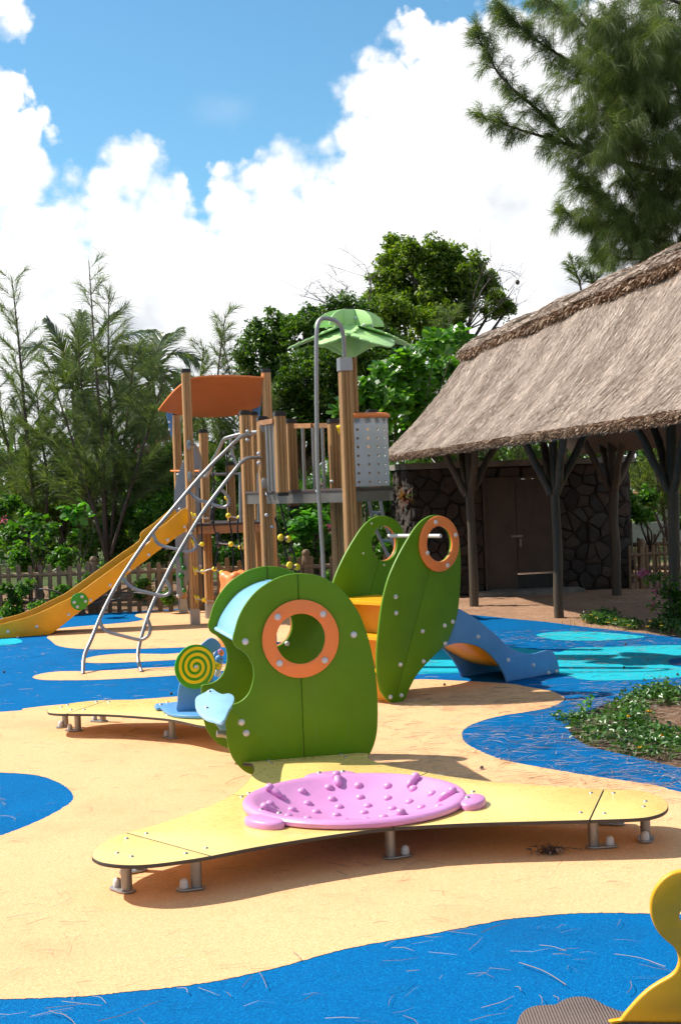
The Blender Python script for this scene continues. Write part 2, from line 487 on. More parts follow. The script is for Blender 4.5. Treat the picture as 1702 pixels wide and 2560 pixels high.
def earth(name, cols, scale=1.0, bd=.02):
    m, nt, b = nmat(name)
    n = noise(nt, 1.4 * scale, 7, .62); n2 = noise(nt, 22 * scale, 6, .7); n3 = noise(nt, 150 * scale, 4, .7)
    c = ramp(nt, n.outputs['Fac'], [(.3, cols[0]), (.5, cols[1]), (.7, cols[2])])
    c = mixc(nt, ramp(nt, n2.outputs['Fac'], [(.42, (0, 0, 0)), (.7, (.75, .75, .75))]), c, tuple(x * .55 for x in cols[0]))
    c = mixc(nt, ramp(nt, n3.outputs['Fac'], [(.58, (0, 0, 0)), (.72, (.5, .5, .5))]), c, tuple(min(1, x * 1.35) for x in cols[2]))
    nt.links.new(c, b.inputs['Base Color']); b.inputs['Roughness'].default_value = .9; b.inputs['Specular IOR Level'].default_value = .15
    ad = N(nt, 'ShaderNodeMath', operation='ADD'); nt.links.new(n2.outputs['Fac'], ad.inputs[0]); nt.links.new(n3.outputs['Fac'], ad.inputs[1])
    bump(nt, b, ad.outputs[0], .8, bd)
    return m

GREEN = plastic('green_laminate', (.108, .235, .003), .42, spec=.25)
LEAFGREEN = plastic('apple_green_laminate', (.42, .68, .26), .38, var=.05)
BRIGHTGREEN = plastic('bright_green_laminate', (.035, .30, .012), .36)
ORANGE = plastic('orange_laminate', (.84, .24, .06), .4, var=.05, spec=.35)
YELLOW = plastic('yellow_laminate', (.80, .37, .006), .36)
PALEYELLOW = plastic('pale_yellow_laminate', (.82, .58, .185), .27, spec=.6)
AMBER = plastic('amber_laminate', (.80, .37, .008), .34)
BLUE = plastic('blue_laminate', (.10, .28, .56), .36)
SKYBLUE = plastic('light_blue_plastic', (.30, .56, .78), .34)
SLATE = plastic('slate_blue_laminate', (.075, .19, .38), .4)
GREY = plastic('grey_laminate', (.24, .26, .28), .42)
DRUM = plastic('light_grey_sheet', (.50, .52, .52), .36, spec=.5)
PURPLE = plastic('lilac_plastic', (.62, .26, .52), .32, grain=.05)
EDGE = plastic('dark_laminate_core', (.055, .045, .035), .6)
BLACK = plastic('black_plastic', (.012, .012, .013), .3)
CAPWHITE = plastic('grey_white_cap', (.62, .62, .63), .28)
CAPYELLOW = plastic('yellow_plastic', (.85, .62, .015), .3)
GRIPGREEN = plastic('grip_green', (.02, .20, .03), .35)
DECKBROWN = plastic('brown_deck_board', (.055, .035, .028), .5)
TREAD = plastic('brown_tread', (.13, .085, .07), .5)
STEEL = metal('stainless_steel', (.37, .36, .345), .50)
GALV = metal('galvanised_steel', (.40, .40, .40), .45)
WOOD = timber('laminated_post_wood', (.34, .165, .055), (.46, .245, .09), (.58, .34, .145))
WOODRAIL = timber('rail_wood', (.26, .10, .04), (.38, .17, .06), (.48, .24, .1), axis=0)
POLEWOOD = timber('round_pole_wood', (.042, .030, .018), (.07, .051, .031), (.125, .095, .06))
FENCEWOOD = timber('fence_wood', (.13, .075, .036), (.20, .125, .062), (.30, .20, .11))
BARK = timber('bark', (.035, .024, .016), (.07, .05, .034), (.12, .09, .065), 1.0)
CASBARK = timber('reddish_bark', (.03, .018, .012), (.06, .036, .025), (.10, .07, .05), 1.0)
BEAM = metal('brown_steel', (.26, .23, .20), .5)

# ================================================================== the ground
RB_BLUE = rubber('blue_rubber', (.0, .115, .32), (.0, .055, .20), (.002, .24, .52))
RB_SAND = rubber('sand_rubber', (.76, .43, .215), (.55, .27, .11), (.86, .60, .36))
RB_TURQ = rubber('turquoise_rubber', (.012, .40, .50), (.01, .25, .36), (.08, .52, .58))
SOIL = earth('red_brown_soil', [(.20, .115, .065), (.30, .18, .105), (.36, .225, .135)], 2.0, .02)
DIRT = earth('pale_red_dirt', [(.27, .155, .092), (.35, .205, .125), (.42, .26, .165)], 1.0, .006)
LAWN = earth('rough_grass_ground', [(.05, .075, .018), (.08, .11, .03), (.12, .13, .05)], .6, .03)

def sheet(name, poly, z, mat, kind='structure', parent=None):
    poly = ccw([Vector((q[0], q[1])) for q in poly])
    tri = tessellate_polygon([[Vector((q.x, q.y, 0)) for q in poly]])
    mb = MB(); mb.add([(q.x, q.y, z) for q in poly], [])
    for t in tri:
        a, b, c = (poly[k] for k in t)
        if (b - a).x * (c - a).y - (b - a).y * (c - a).x < 0: t = (t[0], t[2], t[1])
        mb.f.append(tuple(t)); mb.m.append(0)
    o = mb.build(name, mat, parent, 0)
    if kind: o['kind'] = kind
    return o
def gpoly(px, n=4, z=0.0):
    return [q.xy for q in catmull([ground(x, y, z) for x, y in px], n)]
sheet('ground', [(-400, -60), (400, -60), (400, 500), (-400, 500)], -.07, LAWN)

bed_px = pts(cT, (2600, 1250), (1900, 1150), (1568, 1070), (1100, 960), (850, 900), (500, 820), (310, 730), (230, 650), (192, 590), (200, 540), (240, 500), (400, 390),
             (700, 270), (1000, 195), (1300, 110), (1568, 65), (2000, 20), (2600, -20))
bed_line = [q.xy for q in catmull([ground(x, y) for x, y in bed_px], 4, False)]
far_px = [(2000, 1618), (1702, 1594), (1637, 1586), (1561, 1578), (1445, 1565), (1369, 1555), (1292, 1548), (1192, 1538), (1000, 1523), (800, 1512), (507, 1518), (420, 1524),
          (200, 1535), (0, 1546), (-400, 1568)]
far_line = [q.xy for q in catmull([ground(x, y) for x, y in far_px], 3, False)]
outer = [Vector((-9, .6)), Vector((9, .6)), Vector((9, bed_line[0].y))] + bed_line + [Vector((9, bed_line[-1].y + .3)), Vector((9, far_line[0].y))] + far_line + [Vector((-9, far_line[-1].y))]
paving = board(flat(0.0), outer, (), .065, .004).build('rubber_paving', RB_BLUE, None, 30)
tag(paving, kind='structure')
rs = random.Random(4)
def ragged(p, a=.0038): return [Vector((q.x + rs.uniform(-a, a), q.y + rs.uniform(-a, a))) for q in p]
sand_main = [(-500, 1800), (0, 1780), (65, 1771), (150, 1762), (300, 1752), (450, 1741), (600, 1727), (800, 1710), (1037, 1699), (1137, 1702), (1269, 1709), (1315, 1717), (1369, 1726),
             (1400, 1738), (1411, 1746), (1403, 1755), (1369, 1770), (1311, 1781), (1253, 1790), (1196, 1805), (1163, 1821), (1154, 1838), (1165, 1859), (1196, 1876), (1253, 1899),
             (1369, 1922), (1484, 1941), (1637, 1964), (1702, 1981), (1900, 2010), (2200, 2040), (2200, 2330), (1900, 2297), (1622, 2285), (1509, 2283), (1423, 2285), (1336, 2292),
             (1250, 2302), (1085, 2334), (900, 2366), (803, 2389), (689, 2421), (574, 2447), (459, 2466), (344, 2478), (229, 2490), (115, 2496), (0, 2499), (-300, 2505), (-500, 2506),
             (-500, 2150), (-100, 2112), (0, 2090), (98, 2052), (163, 2017), (184, 1997), (174, 1976), (141, 1954), (87, 1938), (0, 1932), (-100, 1932), (-500, 1960)]
sheet('sand_rubber_field', ragged(gpoly(sand_main, 14)), .0018, RB_SAND)
sheet('sand_rubber_island', ragged(gpoly([(120, 1592), (126, 1600), (150, 1616), (214, 1623), (295, 1623), (420, 1620), (560, 1614), (700, 1605), (840, 1590), (900, 1565), (850, 1540), (700, 1528), (507, 1522),
      (420, 1527), (375, 1530), (347, 1534), (338, 1540), (352, 1545), (359, 1549), (321, 1556), (214, 1565), (145, 1573)], 12)), .0019, RB_SAND)
sheet('sand_rubber_island', ragged(gpoly([(203, 1654), (228, 1643), (268, 1637), (321, 1634), (420, 1635), (500, 1628), (540, 1632), (500, 1645), (420, 1651), (321, 1656), (241, 1658)], 12)), .0020, RB_SAND)
sheet('sand_rubber_island', ragged(gpoly([(83, 1693), (107, 1684), (150, 1679), (214, 1678), (295, 1675), (348, 1671), (420, 1668), (520, 1662), (600, 1660), (590, 1672), (500, 1684), (420, 1690), (375, 1693),
      (268, 1699), (187, 1701), (107, 1700)], 12)), .0021, RB_SAND)
sheet('turquoise_rubber_pool', ragged(gpoly([(-200, 1592), (0, 1592), (40, 1596), (56, 1602), (48, 1608), (0, 1614), (-200, 1625)], 16), .011), .0022, RB_TURQ)
sheet('turquoise_rubber_pool', ragged(gpoly([(1000, 1640), (1040, 1618), (1120, 1612), (1273, 1619), (1330, 1623), (1388, 1631), (1405, 1629), (1430, 1621), (1522, 1618), (1637, 1614), (1720, 1616), (1720, 1640), (1672, 1650),
      (1680, 1664), (1720, 1672), (1720, 1690), (1637, 1698), (1522, 1702), (1450, 1699), (1420, 1690), (1340, 1680), (1240, 1680), (1100, 1684), (1010, 1680)], 12)), .0023, RB_TURQ)
sheet('turquoise_rubber_pool', ragged(gpoly([(1340, 1588), (1390, 1580), (1480, 1580), (1560, 1586), (1610, 1592), (1560, 1599), (1480, 1602), (1390, 1600)], 16), .011), .0024, RB_TURQ)

# soil of the flower bed (lower than the rubber) and the dirt yard round the shelter, both uneven
def rough_ground(name, x0, x1, y0, y1, nx, ny, z, amp, mat, seed, inside=None):
    rg = np.random.RandomState(seed); k = rg.uniform(.6, 5, (14, 2)) * rg.choice([-1, 1], (14, 2)); ph = rg.uniform(0, 6.3, 14)
    X, Y = np.meshgrid(np.linspace(x0, x1, nx), np.linspace(y0, y1, ny))
    Z = sum(np.sin(X * k[i, 0] + Y * k[i, 1] + ph[i]) for i in range(14)) / 14 * amp + rg.normal(0, amp * .12, X.shape)
    me = bpy.data.meshes.new(name); v = np.stack([X, Y, Z + z], -1).reshape(-1, 3)
    f = [(j * nx + i, j * nx + i + 1, (j + 1) * nx + i + 1, (j + 1) * nx + i) for j in range(ny - 1) for i in range(nx - 1)]
    me.from_pydata(v.tolist(), [], f); me.materials.append(mat); me.polygons.foreach_set('use_smooth', [True] * len(f))
    o = mesh_obj(name, me); o['kind'] = 'structure'; return o
rough_ground('flower_bed_soil', 1.2, 9.2, 7.6, 13.4, 130, 100, -.052, .018, SOIL, 3)
rough_ground('dirt_yard', .2, 14, 14.6, 27, 160, 140, -.022, .03, DIRT, 8)
rough_ground('planting_strip_soil', -12, .2, 18.6, 27, 120, 70, -.035, .05, SOIL, 9)

# ================================================================== thatched shelter
UD = Vector((-.147, .989, 0)).normalized()             # along the ridge, away from the camera
PD = Vector((UD.y, -UD.x, 0))                          # across, to the right
FARY = 21.5
_e0 = depth(958, 1146, FARY)
_gable = Frame((_e0.x, _e0.y, 0), PD, (0, 0, 1), -UD)
prof_px = [(958, 1146), (975, 1131), (1009, 1097), (1047, 1056), (1086, 1008), (1118, 962), (1150, 914), (1176, 874), (1206, 846)]
prof = catmull([_gable.px(x, y) for x, y in prof_px], 5, False)
RLEN = 13.6
pav = thing('thatched_shelter', 'open shelter on rough round posts under a big grey-brown thatched roof', 'shelter', (2.9, 17, 0))
ridge = prof[-1]
def slope_pt(s, t, lift=0.0, side=1):
    """s 0..1 eave->ridge, t metres towards the camera"""
    k = s * (len(prof) - 1); i = min(int(k), len(prof) - 2); q = prof[i].lerp(prof[i + 1], k - i)
    d = (prof[i + 1] - prof[i]).normalized(); nn = Vector((-d.y, d.x))
    q = q + nn * lift
    x = q.x if side > 0 else 2 * ridge.x - q.x
    return _gable.p(x, q.y, t)
m_th, nt, b = nmat('thatch_underlayer')
n = noise(nt, 1, 5, .65, None, (60, 60, 8)); n2 = noise(nt, 2.2, 5)
c = ramp(nt, n.outputs['Fac'], [(.3, (.10, .065, .045)), (.55, (.24, .175, .13)), (.75, (.36, .28, .22))])
nt.links.new(mixc(nt, N_mul(nt, n2.outputs['Fac'], .5), c, (.15, .105, .08)), b.inputs['Base Color']); b.inputs['Roughness'].default_value = .85
bump(nt, b, n.outputs['Fac'], .8, .02)
m_st, nt, b = nmat('straw')
g = N(nt, 'ShaderNodeNewGeometry')
c = ramp(nt, g.outputs['Random Per Island'], [(0, (.10, .06, .036)), (.2, (.23, .15, .095)), (.5, (.385, .285, .215)), (.85, (.50, .39, .31)), (1, (.80, .68, .56))])
n2 = noise(nt, 1.2, 6, .6); n3 = noise(nt, 1, 4, .6, None, (5, 5, .7))
c = mixc(nt, ramp(nt, n2.outputs['Fac'], [(.45, (0, 0, 0)), (.75, (.35, .35, .35))]), c, (.24, .165, .12))
nt.links.new(c, b.inputs['Base Color']); b.inputs['Roughness'].default_value = .55; b.inputs['Specular IOR Level'].default_value = .4
m_rd, nt, b = nmat('ridge_reed')
g = N(nt, 'ShaderNodeNewGeometry')
c = ramp(nt, g.outputs['Random Per Island'], [(0, (.10, .045, .02)), (.45, (.22, .12, .06)), (.8, (.34, .22, .13)), (1, (.55, .43, .31))])
nt.links.new(c, b.inputs['Base Color']); b.inputs['Roughness'].default_value = .7

rng = np.random.RandomState(11)
def ribbons(name, p0, p1, p2, w, mat, parent, taper=.3, side=None, kind='stuff', extra=None):
    """flat strips through three points each; arrays (n,3)"""
    n = len(p0); d = p2 - p0
    if side is None:
        side = np.cross(d, rng.normal(size=(n, 3)))
    side = side / (np.linalg.norm(side, axis=1, keepdims=True) + 1e-9)
    w = np.broadcast_to(np.asarray(w, float), (n,))[:, None] * .5
    if p1 is None:
        v = np.stack([p0 - side * w, p0 + side * w, p2 + side * w * taper, p2 - side * w * taper], 1).reshape(-1, 3)
        return npmesh(name, v, np.arange(n * 4), 4, mat, parent, kind)
    if taper <= .45:
        v = np.stack([p0 - side * w, p0 + side * w, p1 - side * w * .85, p1 + side * w * .85, p2], 1).reshape(-1, 3); base = (np.arange(n) * 5)[:, None]
        f = (base + np.array([[0, 1, 3, 0, 3, 2, 2, 3, 4]])).reshape(-1)
        return npmesh(name, v, f, 3, mat, parent, kind)
    v = np.stack([p0 - side * w, p0 + side * w, p1 - side * w, p1 + side * w, p2 - side * w * taper, p2 + side * w * taper], 1).reshape(-1, 3)
    base = (np.arange(n) * 6)[:, None]
    f = np.concatenate([base + np.array([[0, 1, 3, 2]]), base + np.array([[2, 3, 5, 4]])], 1).reshape(-1)
    return npmesh(name, v, f, 4, mat, parent, kind)
def npmesh(name, v, f, k, mat, parent, kind='stuff'):
    me = bpy.data.meshes.new(name); nf = len(f) // k
    me.vertices.add(len(v)); me.vertices.foreach_set('co', v.astype(np.float32).ravel())
    me.loops.add(len(f)); me.loops.foreach_set('vertex_index', f.astype(np.int32))
    me.polygons.add(nf); me.polygons.foreach_set('loop_start', (np.arange(nf) * k).astype(np.int32))
    for m in (mat if isinstance(mat, (list, tuple)) else [mat]): me.materials.append(m)
    me.update(calc_edges=True)
    o = mesh_obj(name, me, parent)
    if kind: o['kind'] = kind
    return o
# the body of the roof: both slopes as a thick shell
mb = MB(); ns, ntt = 26, 46
for side in (1, -1):
    g1 = len(mb.v)
    for i in range(ns + 1):
        for j in range(ntt + 1):
            s, t = i / ns, j / ntt * RLEN
            mb.v.append(tuple(slope_pt(s, t, .02 * math.sin(t * 1.7 + s * 5) + .015 * math.sin(t * 4.1 + 2), side)))
    g2 = len(mb.v)
    for i in range(ns + 1):
        for j in range(ntt + 1):
            mb.v.append(tuple(slope_pt(i / ns, j / ntt * RLEN, -min(.17, .03 + .55 * i / ns * 2.2), side) + Vector((0, 0, 0))))
    q = lambda g, i, j: g + i * (ntt + 1) + j
    for i in range(ns):
        for j in range(ntt):
            mb.f += [(q(g1, i, j), q(g1, i, j + 1), q(g1, i + 1, j + 1), q(g1, i + 1, j)), (q(g2, i, j), q(g2, i + 1, j), q(g2, i + 1, j + 1), q(g2, i, j + 1))]; mb.m += [0, 0]
    for j in range(ntt): mb.f.append((q(g1, 0, j), q(g2, 0, j), q(g2, 0, j + 1), q(g1, 0, j + 1))); mb.m.append(0)
    for i in range(ns):
        for j in (0, ntt): mb.f.append((q(g1, i, j), q(g1, i + 1, j), q(g2, i + 1, j), q(g2, i, j))); mb.m.append(0)
roof = mb.build('roof', m_th, pav, 60)
# straw laid down the slope
PA = np.array([[q.x, q.y] for q in prof]); seg = PA[1:] - PA[:-1]
E0 = np.array(_gable.o); DU = np.array(PD); NN = np.array(-UD); ZZ = np.array([0, 0, 1.])
def slope_np(s, t, lift):
    k = np.clip(s, 0, .99999) * (len(PA) - 1); i = k.astype(int); fr = (k - i)[:, None]
    q = PA[i] * (1 - fr) + PA[i + 1] * fr; d = seg[i] / np.linalg.norm(seg[i], axis=1, keepdims=True)
    nn = np.stack([-d[:, 1], d[:, 0]], 1); q = q + nn * lift[:, None]
    return E0 + q[:, :1] * DU + q[:, 1:] * ZZ + t[:, None] * NN, d, nn
ns_ = 260000
s = rng.uniform(.02, 1, ns_); t = rng.uniform(-.05, RLEN, ns_)
L = rng.uniform(.06, .17, ns_); slen = np.sum(np.linalg.norm(seg, axis=1))
wave = .02 * np.sin(t * 1.7 + s * 5) + .015 * np.sin(t * 4.1 + 2)
p0, d, nn = slope_np(s, t, wave + rng.uniform(.004, .02, ns_))
s2 = s - L / slen
p2, d2, nn2 = slope_np(np.maximum(s2, 0), t + rng.normal(0, .014, ns_), wave + rng.uniform(.0, .022, ns_))
over = np.minimum(np.maximum(-s2, 0) * slen, rng.uniform(.0, .05, ns_))
p2 = p2 + over[:, None] * (-(d2[:, :1] * DU + d2[:, 1:] * ZZ) * .75 - ZZ * .25)
p1 = (p0 + p2) / 2 + (nn[:, :1] * DU + nn[:, 1:] * ZZ) * rng.uniform(.0, .012, ns_)[:, None]
sd = np.repeat(NN[None], ns_, 0) + rng.normal(0, .18, (ns_, 3))
ribbons('straw', p0, None, p2, rng.uniform(.0035, .007, ns_), m_st, pav, .5, sd)
# cut straw ends all along the eave
ne = 26000; t = rng.uniform(0, RLEN, ne); lift = rng.uniform(-.045, .03, ne)
p0, d, nn = slope_np(np.full(ne, .012), t, lift); drop = (-(d[:, :1] * DU + d[:, 1:] * ZZ))
p2 = p0 + drop * rng.uniform(.02, .055, ne)[:, None] + rng.normal(0, .012, (ne, 3))
ribbons('eave_straw', p0, None, p2, rng.uniform(.005, .010, ne), m_rd, pav, .6)
# ridge roll with its ragged brown skirt
def ridge_pt(a, t, extra=0):   # a: distance down from the ridge along the slope
    return slope_pt(1 - a / slen, t, .10 + extra)
mb = MB(); RW = .42; nr, nt_ = 8, 60
for side in (1, -1):
    b0 = len(mb.v)
    for i in range(nr + 1):
        for j in range(nt_ + 1):
            t = j / nt_ * (RLEN + .1) - .1; a = RW * i / nr
            w = slope_pt(1 - a / slen, t, .08 + .015 * math.sin(t * 3.3 + a * 4) - .05 * (1 - i / nr), side)
            mb.v.append(tuple(w))
    for i in range(nr):
        for j in range(nt_): mb.f.append((b0 + i * (nt_ + 1) + j, b0 + i * (nt_ + 1) + j + 1, b0 + (i + 1) * (nt_ + 1) + j + 1, b0 + (i + 1) * (nt_ + 1) + j)); mb.m.append(0)
    b1 = len(mb.v)
    for j in range(nt_ + 1):
        t = j / nt_ * (RLEN + .1) - .1
        mb.v.append(tuple(slope_pt(1 - RW / slen, t, .0, side)))
    for j in range(nt_): mb.f.append((b0 + nr * (nt_ + 1) + j, b0 + nr * (nt_ + 1) + j + 1, b1 + j + 1, b1 + j)); mb.m.append(0)
ridge_o = mb.build('ridge_cap', m_th, pav, 60)
nk = 34000; t = rng.uniform(-.1, RLEN, nk); a = rng.uniform(RW - .02, RW + .05, nk); lf = rng.uniform(.0, .09, nk)
p0, d, nn = slope_np(1 - a / slen, t, lf)
p2 = p0 - (d[:, :1] * DU + d[:, 1:] * ZZ) * rng.uniform(.02, .09, nk)[:, None] + rng.normal(0, .02, (nk, 3))
ribbons('ridge_skirt', p0, None, p2, rng.uniform(.008, .02, nk), m_rd, pav, .7)
nk = 16000; t = rng.uniform(-.1, RLEN, nk); a = rng.uniform(.0, RW, nk)
w_ = .095 + .015 * np.sin(t * 3.3 + a * 4) - .05 * (1 - a / RW)
p0, d, nn = slope_np(1 - a / slen, t, w_ + .004)
a2 = a + rng.uniform(.05, .2, nk); a2 = np.minimum(a2, RW + .03)
p2, d2, n22 = slope_np(1 - a2 / slen, t + rng.choice([-1, 1], nk) * rng.uniform(.02, .14, nk), w_ + rng.uniform(0, .03, nk) + .05 * (a2 - a) / RW)
ribbons('ridge_straw', p0, None, p2, rng.uniform(.007, .018, nk), m_st, pav, .6, np.repeat(NN[None], nk, 0) + rng.normal(0, .3, (nk, 3)))
for aa in (.26,):
    mb = MB(); mb.tube([slope_pt(1 - aa / slen, t * .4 - .1, .088 + .012 * math.sin(t)) for t in range(int(RLEN / .4))], .014, 6).build('ridge_rod', POLEWOOD, pav)

# posts, braces, beams
def pole(name, a, b, r0, r1, par=pav, mat=POLEWOOD, n=12, wob=.012, seed=0):
    rr = random.Random(seed + int(a[0] * 100)); a, b = Vector(a), Vector(b); m = 7
    path = [a.lerp(b, i / m) + Vector((rr.uniform(-wob, wob), rr.uniform(-wob, wob), 0)) * (0 < i < m) for i in range(m + 1)]
    return MB().tube(path, r0, n, True, 0, [r0 + (r1 - r0) * i / m + rr.uniform(-.003, .003) for i in range(m + 1)]).build(name, mat, par, 50)
HP = 2.52
posts = [(1184, 1510, .066), (1397, 1541, .060), (1690, 1551, .072), (1541, 1486, .07), (1770, 1500, .07), (1900, 1600, .07)]
pb = [ground(x, y) for x, y, r in posts]
for (x, y, r), q in zip(posts, pb):
    sq = (q - _gable.o).dot(PD)
    top = HP
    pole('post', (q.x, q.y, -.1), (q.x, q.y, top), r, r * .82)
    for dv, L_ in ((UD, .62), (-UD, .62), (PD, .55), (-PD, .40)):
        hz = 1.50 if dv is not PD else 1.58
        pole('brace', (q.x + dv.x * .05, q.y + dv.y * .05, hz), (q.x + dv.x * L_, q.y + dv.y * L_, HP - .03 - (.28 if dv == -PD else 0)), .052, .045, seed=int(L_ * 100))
def along(a, b, ext): d = (b - a).normalized(); return a - d * ext, b + d * ext
for q in (pb[1], pb[3]):
    a = q - UD * 7; c = q + UD * (3.6 if q is pb[1] else .8)
    pole('wall_plate', (a.x, a.y, HP + .04), (c.x, c.y, HP + .04), .065, .06, wob=.01)
for k, t in enumerate((3.2, 5.6, 7.4, 9.2)):
    a = slope_pt(.10, t, -.27) + PD * .7; c = a + PD * 1.5
    pole('tie_beam', (a.x, a.y, HP - .12), (c.x, c.y, HP - .12), .06, .055, wob=.01, seed=k)
    m_ = (a + c) / 2
    pole('king_post', (m_.x, m_.y, HP - .05), (m_.x, m_.y, HP + .8), .06, .055, seed=k)
for k in range(18):
    t = .5 + k * .72
    path = [slope_pt(.16 + .80 * i / 6, t, -.225) for i in range(7)]
    MB().tube(path, .038, 8).build('rafter', POLEWOOD, pav)
for k, sv in enumerate((.2, .32, .44, .56, .68)):
    MB().tube([slope_pt(sv, .2, -.21), slope_pt(sv, RLEN - .2, -.21)], .018, 6).build('batten', POLEWOOD, pav)

# ================================================================== stone store room
m_mort = earth('dark_mortar', [(.035, .028, .022), (.055, .042, .033), (.08, .064, .05)], 4, .01)
m_stn, nt, b = nmat('field_stone')
oi = N(nt, 'ShaderNodeObjectInfo')
c = ramp(nt, oi.outputs['Random'], [(0, (.022, .017, .014)), (.3, (.035, .026, .02)), (.55, (.048, .034, .024)), (.78, (.078, .045, .027)), (1, (.065, .056, .048))])
n = noise(nt, 9, 7, .7); n2 = noise(nt, 60, 5, .7)
c = mixc(nt, ramp(nt, n.outputs['Fac'], [(.35, (.6, .6, .6)), (.65, (0, 0, 0))]), c, (.045, .037, .03))
c = mixc(nt, ramp(nt, n2.outputs['Fac'], [(.55, (0, 0, 0)), (.75, (.5, .5, .5))]), c, (.16, .135, .11))
nt.links.new(c, b.inputs['Base Color']); b.inputs['Roughness'].default_value = .85
ad = N(nt, 'ShaderNodeMath', operation='ADD'); nt.links.new(n.outputs['Fac'], ad.inputs[0]); nt.links.new(n2.outputs['Fac'], ad.inputs[1])
bump(nt, b, ad.outputs[0], .9, .02)
m_con = earth('old_concrete', [(.17, .155, .13), (.24, .22, .19), (.30, .28, .24)], 3, .004)
m_door = plastic('brown_painted_door', (.068, .042, .027), .62, .2)
shed = thing('stone_store_room', 'low rubble-stone store room with concrete coping and brown double door in shade of thatch', 'store room', (2.6, 21, 0))
_c = depth(1029, 1300, 20.9); WFR = Frame((_c.x, _c.y, 0), PD, (0, 0, 1), -UD)
WH = 1.90
_wr = WFR.px(1572, 1300).x
dl, dr = WFR.px(1207, 1340).x, WFR.px(1394, 1340).x
dtop = WFR.px(1300, 1197).y
def voronoi(w, h, cell, rs_):
    nx, ny = max(1, round(w / cell)), max(1, round(h / (cell * .86)))
    sd = [Vector(((i + .5 + (.25 if j % 2 else -.25) + rs_.uniform(-.42, .42)) * w / nx, (j + .5 + rs_.uniform(-.42, .42)) * h / ny)) for j in range(ny) for i in range(nx) if rs_.random() > .22]
    out = []
    for a in sd:
        poly = [Vector((0, 0)), Vector((w, 0)), Vector((w, h)), Vector((0, h))]
        for c_ in sd:
            if c_ is a or (c_ - a).length > cell * 3: continue
            mid, nrm = (a + c_) / 2, (c_ - a); res = []
            for i in range(len(poly)):
                p, q = poly[i - 1], poly[i]; fp, fq = (p - mid).dot(nrm), (q - mid).dot(nrm)
                if (fp <= 0) != (fq <= 0): res.append(p.lerp(q, fp / (fp - fq)))
                if fq <= 0: res.append(q)
            poly = res
            if len(poly) < 3: break
        if len(poly) >= 3 and abs(area2(poly)) > .0012: out.append(poly)
    return out
def stones(fr, u0, v0, w, h, cell, parent, seed, proud=.05):
    rs_ = random.Random(seed)
    for poly in voronoi(w, h, cell, rs_):
        poly = ccw(poly); cc_ = sum(poly, Vector((0, 0))) / len(poly)
        # round the corners a little, keep a joint
        pp = []
        for i in range(len(poly)):
            a, q, c_ = poly[i - 1], poly[i], poly[(i + 1) % len(poly)]
            pp += [q.lerp(a, .12), q.lerp(c_, .12)]
        ring = [cc_ + (q - cc_) * rs_.uniform(.84, .99) for q in pp]; n_ = len(ring)
        h1 = proud * rs_.uniform(.3, 1.25); tilt = Vector((rs_.uniform(-.12, .12), rs_.uniform(-.12, .12)))
        mb = MB()
        lay = [(1.0, -.01), (.985, h1 * .6), (.86, h1 * .93), (.45, h1 * 1.02)]
        for k_, w_ in lay:
            for q in ring:
                r_ = cc_ + (q - cc_) * k_; dz = (r_ - cc_).dot(tilt) if w_ > 0 else 0
                mb.v.append(tuple(fr.p(u0 + r_.x, v0 + r_.y, w_ + dz + (rs_.uniform(-.011, .011) if w_ > 0 else 0))))
        for l_ in range(3):
            for i in range(n_): mb.f.append((l_ * n_ + i, l_ * n_ + (i + 1) % n_, (l_ + 1) * n_ + (i + 1) % n_, (l_ + 1) * n_ + i)); mb.m.append(0)
        mb.f.append(tuple(3 * n_ + i for i in range(n_))); mb.m.append(0)
        mb.build('stone', m_stn, parent, 38)
def wallbox(fr, u0, u1, v0, v1, d=.3):
    return MB().box(fr.p((u0 + u1) / 2, (v0 + v1) / 2, -d / 2), (u1 - u0, v1 - v0, d), fr.rot())
fw = MB()
for a in ((0.02, dl, -.06, WH), (dr, _wr, -.06, WH), (dl, dr, dtop, WH)):
    fw.box(WFR.p((a[0] + a[1]) / 2, (a[2] + a[3]) / 2, -.15), (a[1] - a[0], a[3] - a[2], .3), WFR.rot())
front_wall = fw.build('wall', m_mort, shed, 30)
stones(WFR, 0.0, 0, dl, WH, .175, front_wall, 21)
stones(WFR, dr, 0, _wr - dr, WH, .18, front_wall, 22)
stones(WFR, dl, dtop, dr - dl, WH - dtop, .17, front_wall, 23)
SFR = Frame(WFR.p(0, 0, -2.6), -UD, (0, 0, 1), -PD)
side_wall = MB().box(SFR.p(1.3, WH / 2 - .03, -.15), (2.58, WH + .06, .3), SFR.rot()).build('wall', m_mort, shed, 30)
stones(SFR, 0, 0, 2.62, WH, .16, side_wall, 24, .07)
RFR = Frame(WFR.p(_wr, 0, 0), UD, (0, 0, 1), PD)
right_wall = MB().box(RFR.p(1.3, WH / 2 - .03, -.15), (2.58, WH + .06, .3), RFR.rot()).build('wall', m_mort, shed, 30)
stones(RFR, 0, 0, 2.6, WH, .26, right_wall, 25, .06)
cp = MB()
cp.box(WFR.p(_wr / 2, WH + .045, -.12), (_wr + .16, .09, .46), WFR.rot())
cp.build('coping', m_con, shed, 30)
MB().box(SFR.p(1.14, WH + .047, -.12), (2.28, .086, .46), SFR.rot()).build('coping', m_con, shed, 30)
MB().box(RFR.p(1.48, WH + .047, -.12), (2.28, .086, .46), RFR.rot()).build('coping', m_con, shed, 30)
MB().box(WFR.p(_wr / 2, WH + .0, -1.5), (_wr - .5, .06, 2.3), WFR.rot()).build('roof_slab', m_con, shed, 30)
dm = WFR.px(1290, 1340).x
l1 = MB().box(WFR.p((dl + dm) / 2, dtop / 2 + .035, .0), (dm - dl - .012, dtop - .05, .05), WFR.rot()).build('door_leaf', m_door, shed, 30)
